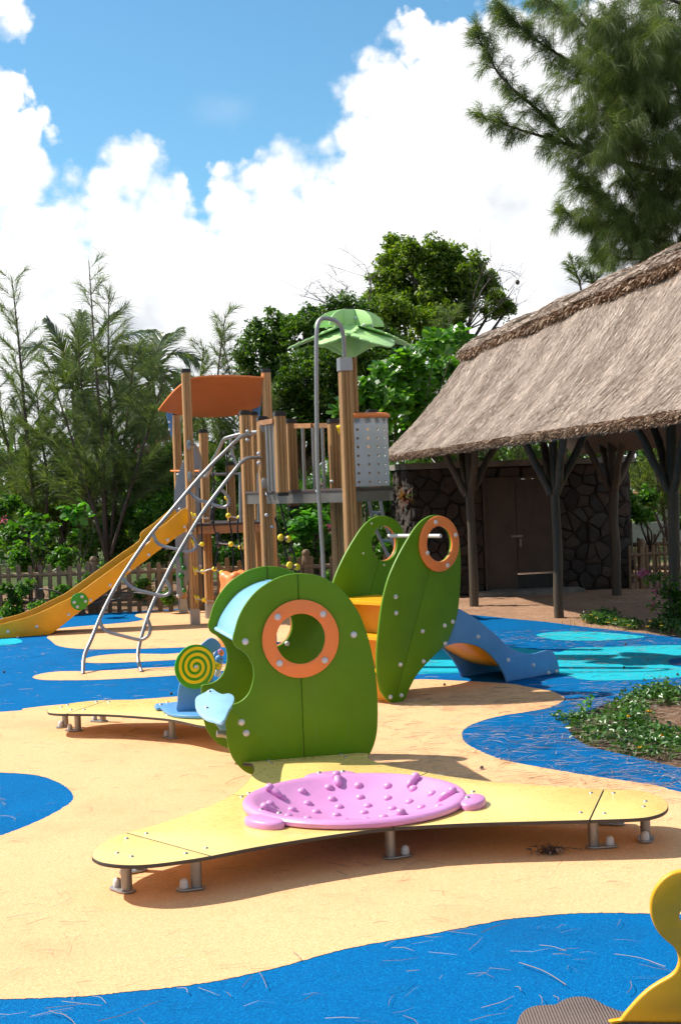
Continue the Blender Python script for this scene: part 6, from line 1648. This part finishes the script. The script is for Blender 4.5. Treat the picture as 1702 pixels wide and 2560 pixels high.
# ================================================================== plants in front of the shelter and in the bed
def creeper(label, zone_px, n_, size, z0, flowers, cat='creeper', hgt=.07, name='creeping_daisy'):
    """a mat of creeping leaves over an outline on the ground"""
    poly = [ground(x, y, z0).xy for x, y in zone_px]; P_ = np.array([(q.x, q.y) for q in poly]); lo, hi = P_.min(0), P_.max(0); out = []
    root = thing(name, label, cat, (P_[:, 0].mean(), P_[:, 1].mean(), z0))
    def inside(q):
        c_ = False; m = len(P_)
        for i in range(m):
            x1, y1 = P_[i - 1]; x2, y2 = P_[i]
            if (y1 > q[1]) != (y2 > q[1]) and q[0] < (x2 - x1) * (q[1] - y1) / (y2 - y1) + x1: c_ = not c_
        return c_
    ctr_ = []
    while len(ctr_) < n_ // 18:
        q = rng.uniform(lo, hi)
        if inside(q): ctr_.append(q)
    ctr_ = np.array(ctr_); hh = rng.uniform(.3, 1.0, len(ctr_)) * hgt
    c = np.repeat(np.concatenate([ctr_, hh[:, None] * rng.uniform(.4, 1, (len(ctr_), 1)) + z0 + .01], 1), 18, 0) + rng.normal(0, 1, (len(ctr_) * 18, 3)) * np.array([.045, .045, .018])
    c[:, 2] = np.maximum(c[:, 2], z0 + .006)
    leaves('foliage', c, rnd(len(c)) * .55 + np.array([0, -.1, 1]), rng.uniform(size[0], size[1], len(c)), L_COVER, root, .55)
    k = 500; i = rng.randint(0, len(ctr_), k); s0 = np.concatenate([ctr_[i] + rng.normal(0, .03, (k, 2)), np.full((k, 1), z0)], 1); strands('stems', s0, rnd(k) * .5 + np.array([0, 0, .8]), rng.uniform(.5, 1.1, k) * hgt, .004, .1, L_COVER, root)
    for x, y, dz_ in flowers:
        q = ground(x, y, z0 + hgt * .9 + dz_); fl = MB(); rs_ = random.Random(int(x))
        for p in range(9):
            a = 2 * math.pi * p / 9; d = Vector((math.cos(a), math.sin(a), rs_.uniform(.1, .5))); sd = Vector((-math.sin(a), math.cos(a), 0)); b0 = len(fl.v)
            fl.v += [tuple(q + d * .004), tuple(q + d * .014 + sd * .005), tuple(q + d * .026), tuple(q + d * .014 - sd * .005)]; fl.f.append((b0, b0 + 1, b0 + 2, b0 + 3)); fl.m.append(0)
        fl.ball(q + Vector((0, 0, .004)), .006, 8, 5); fl.tube([(q.x, q.y, z0), tuple(q)], .0018, 5, True, 1)
        fl.build('flower', [YPET, L_COVER], root, 60)
    return root
creeper('creeping plant mat with yellow flowers along the near edge of the flower bed', pts(cT, (300, 725), (480, 690), (700, 690), (950, 660), (1250, 640), (1420, 680), (1568, 800), (1750, 850), (1750, 960), (1568, 960), (1200, 985), (1000, 945), (800, 890), (560, 830), (400, 790)), 1900, (.022, .056), -.05, [cT(1055, 828) + (0,), cT(1340, 672) + (.0,), cT(1320, 680) + (0,)], hgt=.075)
creeper('creeping plant mat in the middle of the flower bed reaching the blue rubber', pts(cT, (20, 565), (90, 535), (200, 540), (330, 540), (480, 490), (640, 480), (640, 400), (760, 350), (960, 350), (1060, 380), (1150, 430), (1170, 540), (1080, 640), (980, 640), (850, 620), (700, 600), (600, 640), (430, 650), (300, 680), (230, 640), (140, 590)), 1200, (.022, .054), -.05, [cT(918, 446) + (0,), cT(1170, 385) + (0,)], hgt=.09)
creeper('creeping plant mat at the far corner of the flower bed', pts(cT, (880, 300), (1000, 240), (1080, 180), (1270, 120), (1480, 140), (1560, 200), (1560, 310), (1330, 320), (1180, 330), (1020, 330)), 1200, (.02, .05), -.05, [], hgt=.09)
creeper('low green plant tuft with yellow daisies at the blue edge by the shelter post', pts(cS, (250, 2170), (340, 2150), (430, 2095), (520, 2090), (600, 2120), (640, 2200), (760, 2220), (880, 2230), (880, 2260), (700, 2230), (560, 2190), (380, 2180)), 2400, (.025, .05), -.02, [cS(345, 2075) + (.04,), cS(405, 2108) + (0,), cS(265, 2150) + (0,), cS(115, 2120) + (.02,), cS(20, 2145) + (.0,), cS(620, 2130) + (.02,), cS(540, 2165) + (0,), cS(160, 2165) + (0,), cS(770, 2195) + (0,)], hgt=.10)
creeper('leafy plant tuft with orange-yellow daisies at the right edge below the pink shrub', pts(cS, (1000, 2260), (1100, 2210), (1230, 2190), (1330, 2140), (1500, 2130), (1560, 2200), (1560, 2330), (1400, 2330), (1250, 2300), (1120, 2290)), 2000, (.025, .05), -.02, [cS(1018, 2150) + (.03,), cS(1133, 2165) + (.02,), cS(1145, 2200) + (0,), cS(985, 2210) + (.0,), cS(1320, 2200) + (0,)], hgt=.15)
# two seedlings in the bed
for (x, y), hh, lb in (((430, 480), .16, 'pale upright seedling at the dark back rim of the flower bed'), ((850, 600), .10, 'broad-leaved green seedling in the middle of the flower bed')):
    q = ground(*cT(x, y), -.05); rt = thing('seedling', lb, 'plant', q); sm = MB(); sm.tube([q, q + Vector((.005, 0, hh))], .003, 5); sm.build('stem', L_HEART, rt)
    k = 14; c = np.array(q) + np.stack([rng.normal(0, .025, k), rng.normal(0, .025, k), np.linspace(hh * .4, hh, k)], 1); leaves('foliage', c, rnd(k) * .4 + np.array([0, -.3, 1]), np.full(k, .055), L_HEART, rt, .5)
# pink-flowered shrub in front of the right post
q0 = ground(1712, 1566); rt = thing('flowering_shrub', 'thin shrub with pink blossom clusters in front of the right shelter post', 'shrub', q0); sm = MB(); Yq = q0.y
tips = [cS(920, 1620), cS(1090, 1650), cS(1075, 1830), cS(1030, 1985), cS(1180, 1760), cS(1150, 2060), cS(1250, 1700), cS(1330, 1850), cS(1400, 1600), cS(1420, 1950)]
LC = []
for k, t in enumerate(tips):
    e = depth(*t, Yq + .05 * (k % 3)); m_ = Vector((q0.x, Yq, 0)).lerp(e, .55) + Vector((.05, 0, .06)); p_ = catmull([Vector((q0.x, Yq, -.02)), m_, e], 8, False); sm.tube(p_, .006, 5, True, 0, [.009 - .006 * i / (len(p_) - 1) for i in range(len(p_))])
    for i in range(4, len(p_)):
        for _ in range(4): LC.append(tuple(p_[i] + Vector((rs.gauss(0, .035), rs.gauss(0, .03), rs.gauss(0, .03)))))
sm.build('stem', BARK, rt, 50); LC = np.array(LC); leaves('foliage', LC, rnd(len(LC)) * .7 + np.array([0, -.2, .8]), rng.uniform(.04, .075, len(LC)), L_BUSH, rt, .55)
for t, nn_ in ((cS(920, 1610), 70), (cS(955, 1600), 40), (cS(1040, 1985), 26), (cS(1085, 1830), 22), (cS(1075, 1765), 14)):
    c = np.array(depth(*t, Yq - .02)) + rng.normal(0, .022, (nn_, 3)); leaves('blossom', c, rnd(nn_), np.full(nn_, .024), PINK, rt, .9, None)
# a red-leaved rosette on the wall corner
q1 = depth(*cQ(1215, 560), 20.7); rt = thing('wall_rosette', 'small reddish bromeliad-like rosette growing from the store room corner', 'plant', q1)
k = 34; strands('leaf_blades', np.repeat(np.array(q1)[None], k, 0), rnd(k) + np.array([0, -.8, .3]), rng.uniform(.14, .26, k), .022, .1, leafmat('red_green_blade', [(.10, .16, .03), (.25, .10, .05), (.32, .06, .05)], .3), rt)

# ================================================================== fallen casuarina needles, twigs and cones
m_ndl, nt, b = nmat('dry_needle')
g = N(nt, 'ShaderNodeNewGeometry')
nt.links.new(ramp(nt, g.outputs['Random Per Island'], [(0, (.13, .07, .045)), (.6, (.25, .16, .12)), (1, (.42, .31, .26))]), b.inputs['Base Color']); b.inputs['Roughness'].default_value = .6
def litter(name, n_, x0, x1, y0, y1, L0, L1, w, keep=None, dens=None, z=.0085, bias=0.0):
    x, y = rng.uniform(x0, x1, n_), rng.uniform(y0, y1, n_)
    a = rng.normal(bias, .75, n_); L_ = rng.uniform(L0, L1, n_) ** 1.0; cur = rng.normal(0, .35, n_)
    ok = np.ones(n_, bool)
    if dens is not None: ok &= rng.uniform(0, 1, n_) < dens(x, y)
    x, y, a, L_, cur = x[ok], y[ok], a[ok], L_[ok], cur[ok]; n_ = len(x)
    d0 = np.stack([np.cos(a), np.sin(a), np.zeros(n_)], 1); d1 = np.stack([np.cos(a + cur), np.sin(a + cur), np.zeros(n_)], 1)
    zz = rng.uniform(z, z + .004, n_); p0 = np.stack([x, y, zz], 1); p1 = p0 + d0 * L_[:, None] * .5; p2 = p1 + d1 * L_[:, None] * .5; p1[:, 2] += rng.uniform(0, .006, n_); p2[:, 2] += rng.uniform(-.001, .004, n_)
    sd = np.stack([-np.sin(a), np.cos(a), rng.normal(0, .5, n_)], 1)
    o = ribbons(name, p0, p1, p2, np.full(n_, w) * rng.uniform(.7, 1.4, n_), m_ndl, None, .5, sd); return o
def patch(x, y):   # drifts: more needles to the right under the big tree
    v = .5 + .5 * np.sin(x * 2.3 + 1.7 * np.sin(y * 1.9)) * np.sin(y * 2.9 + 1.3 * np.sin(x * 1.7)); return np.clip(.15 + .85 * v, 0, 1)
o = litter('fallen_needles', 1100, -2.2, 2.0, 3.3, 7.5, .04, .16, .0018, dens=patch); tag(o, 'thin brown casuarina needles scattered over the near sand and blue rubber', 'needle litter')
o = litter('fallen_needles', 7500, .2, 4.5, 7.2, 15.5, .05, .16, .0030, dens=lambda x, y: patch(x, y) * np.clip((x - .2 - .05 * y) / 1.2, .05, 1)); tag(o, 'drifts of pale fallen needles on the blue rubber at the right', 'needle litter')
o = litter('fallen_needles', 5200, .1, 2.3, 6.9, 11.2, .04, .16, .0022, dens=patch); tag(o, 'dark fallen needles on the sand around the toddler slide shadow', 'needle litter')
o = litter('fallen_needles', 4200, -4.5, 1.0, 7.2, 16, .05, .14, .0026, dens=lambda x, y: patch(x, y) * .6); tag(o, 'sparse fallen needles on the left-hand rubber surfaces', 'needle litter')
o = litter('bed_litter', 5200, 1.5, 4.5, 8.0, 12.4, .04, .13, .0028, z=-.048); tag(o, 'brown dry needles covering the soil of the flower bed', 'needle litter')
# single bigger twigs on the near rubber
tw_px = [(cU(165, 1132), cU(570, 1325), .0034), (cU(990, 1057), cU(1430, 1168), .0024), (cU(340, 982), cU(565, 1028), .0026), (cU(1125, 1290), cU(1098, 1395), .0026), (cU(335, 1412), cU(362, 1492), .0026), (cU(460, 1418), cU(500, 1470), .0026), (cU(130, 1340), cU(178, 1375), .003), (cU(1010, 815), cU(1035, 755), .002),
         (cF(812, 178), cF(930, 132), .0026), ((155, 2503), (255, 2514), .0024), ((152, 2532), (190, 2562), .0028), ((648, 2430), (667, 2470), .0024), ((605, 2470), (632, 2440), .002), ((443, 2470), (470, 2482), .003), ((230, 2490), (266, 2508), .0022)]
lab = ['longest pale twig lying on the near blue rubber', 'long curved twig on the blue rubber left of the spring rider', 'pale twig above the longest one on the near blue rubber', 'short upright twig just above the brown footplate', 'curved twig left of the brown footplate', 'short twig touching the top of the brown footplate shadow', 'short stub of twig on the blue left of the footplate', 'small forked twig near the sand edge above the blue', 'dark forked twig on the sand left of the playhouse deck',
       'long twig at the lower left where sand meets blue', 'twig at the bottom edge on the left blue rubber', 'curved twig crossing the sand edge in the lower middle', 'thin twig pair in the lower middle of the blue edge', 'forked twig on the sand edge, lower left of middle', 'slim twig on the blue near the lower left sand edge']
for (a, b_, r), lb in zip(tw_px, lab):
    p0, p1 = ground(*a, .012), ground(*b_, .012); m_ = p0.lerp(p1, .5) + Vector((rs.uniform(-.01, .01), rs.uniform(-.012, .012), .004)); t_ = MB().tube(catmull([p0, m_, p1], 5, False), r * .42, 6).build('fallen_twig', m_ndl, None, 50); tag(t_, lb, 'twig', 'twigs fallen on the rubber')
cone = MB(); cone.ball((0, 0, 0), .011, 10, 7, (1, 1, 1.15)); cm_ = cone.mesh('seed_cone', BARK, 60)
for (x, y), lb in ((cR(270, 1352), 'small round seed cone on the sand right of the playhouse'), (cR(27, 810), 'seed cone on the sunlit sand below the toddler slide'), (cR(1195, 700), 'seed cone in the middle of the turquoise rubber'), (cR(1543, 745), 'seed cone at the right end of the turquoise rubber'), (cR(1205, 547), 'seed cone in the shade on the far blue rubber'),
                   (cL(990, 583), 'seed cone on the blue rubber beside the arch panel'), (cD(42, 1865), 'seed cone on the blue rubber at the left edge'), (cF(878, 488), 'seed cone on the deck')):
    if 'deck' in lb: continue
    tag(mesh_obj('seed_cone', cm_, None, Matrix.Translation(ground(x, y, .012))), lb, 'cone', 'seed cones on the rubber')
# dry twig clump under the deck's edge
q = ground(1372, 2133, .005); k = 130; cl = thing('dry_twig_clump', 'dark tangle of dry twigs and leaf scraps at the shadow edge of the yellow deck', 'debris', q)
rp = np.array(q) + np.abs(rng.normal(0, 1, (k, 3))) * np.array([.0, 0, .014]) + rng.normal(0, .022, (k, 3)) * np.array([1.3, .8, 0]); rp[:, 2] += .006
strands('twigs', rp, rnd(k) * np.array([1, 1, .4]), rng.uniform(.02, .06, k), .004, .05, BARK, cl)
MB().tube([q + Vector((.03, .03, .012)), q + Vector((.09, .02, .016)), q + Vector((.15, .015, .008))], .0022, 5).build('stalk', BARK, cl)
kk = 40; leaves('scraps', np.array(q) + rng.normal(0, .02, (kk, 3)) * np.array([1.3, 1, .3]) + np.array([.015, -.015, .012]), rnd(kk), rng.uniform(.01, .022, kk), m_ndl, cl, .5)
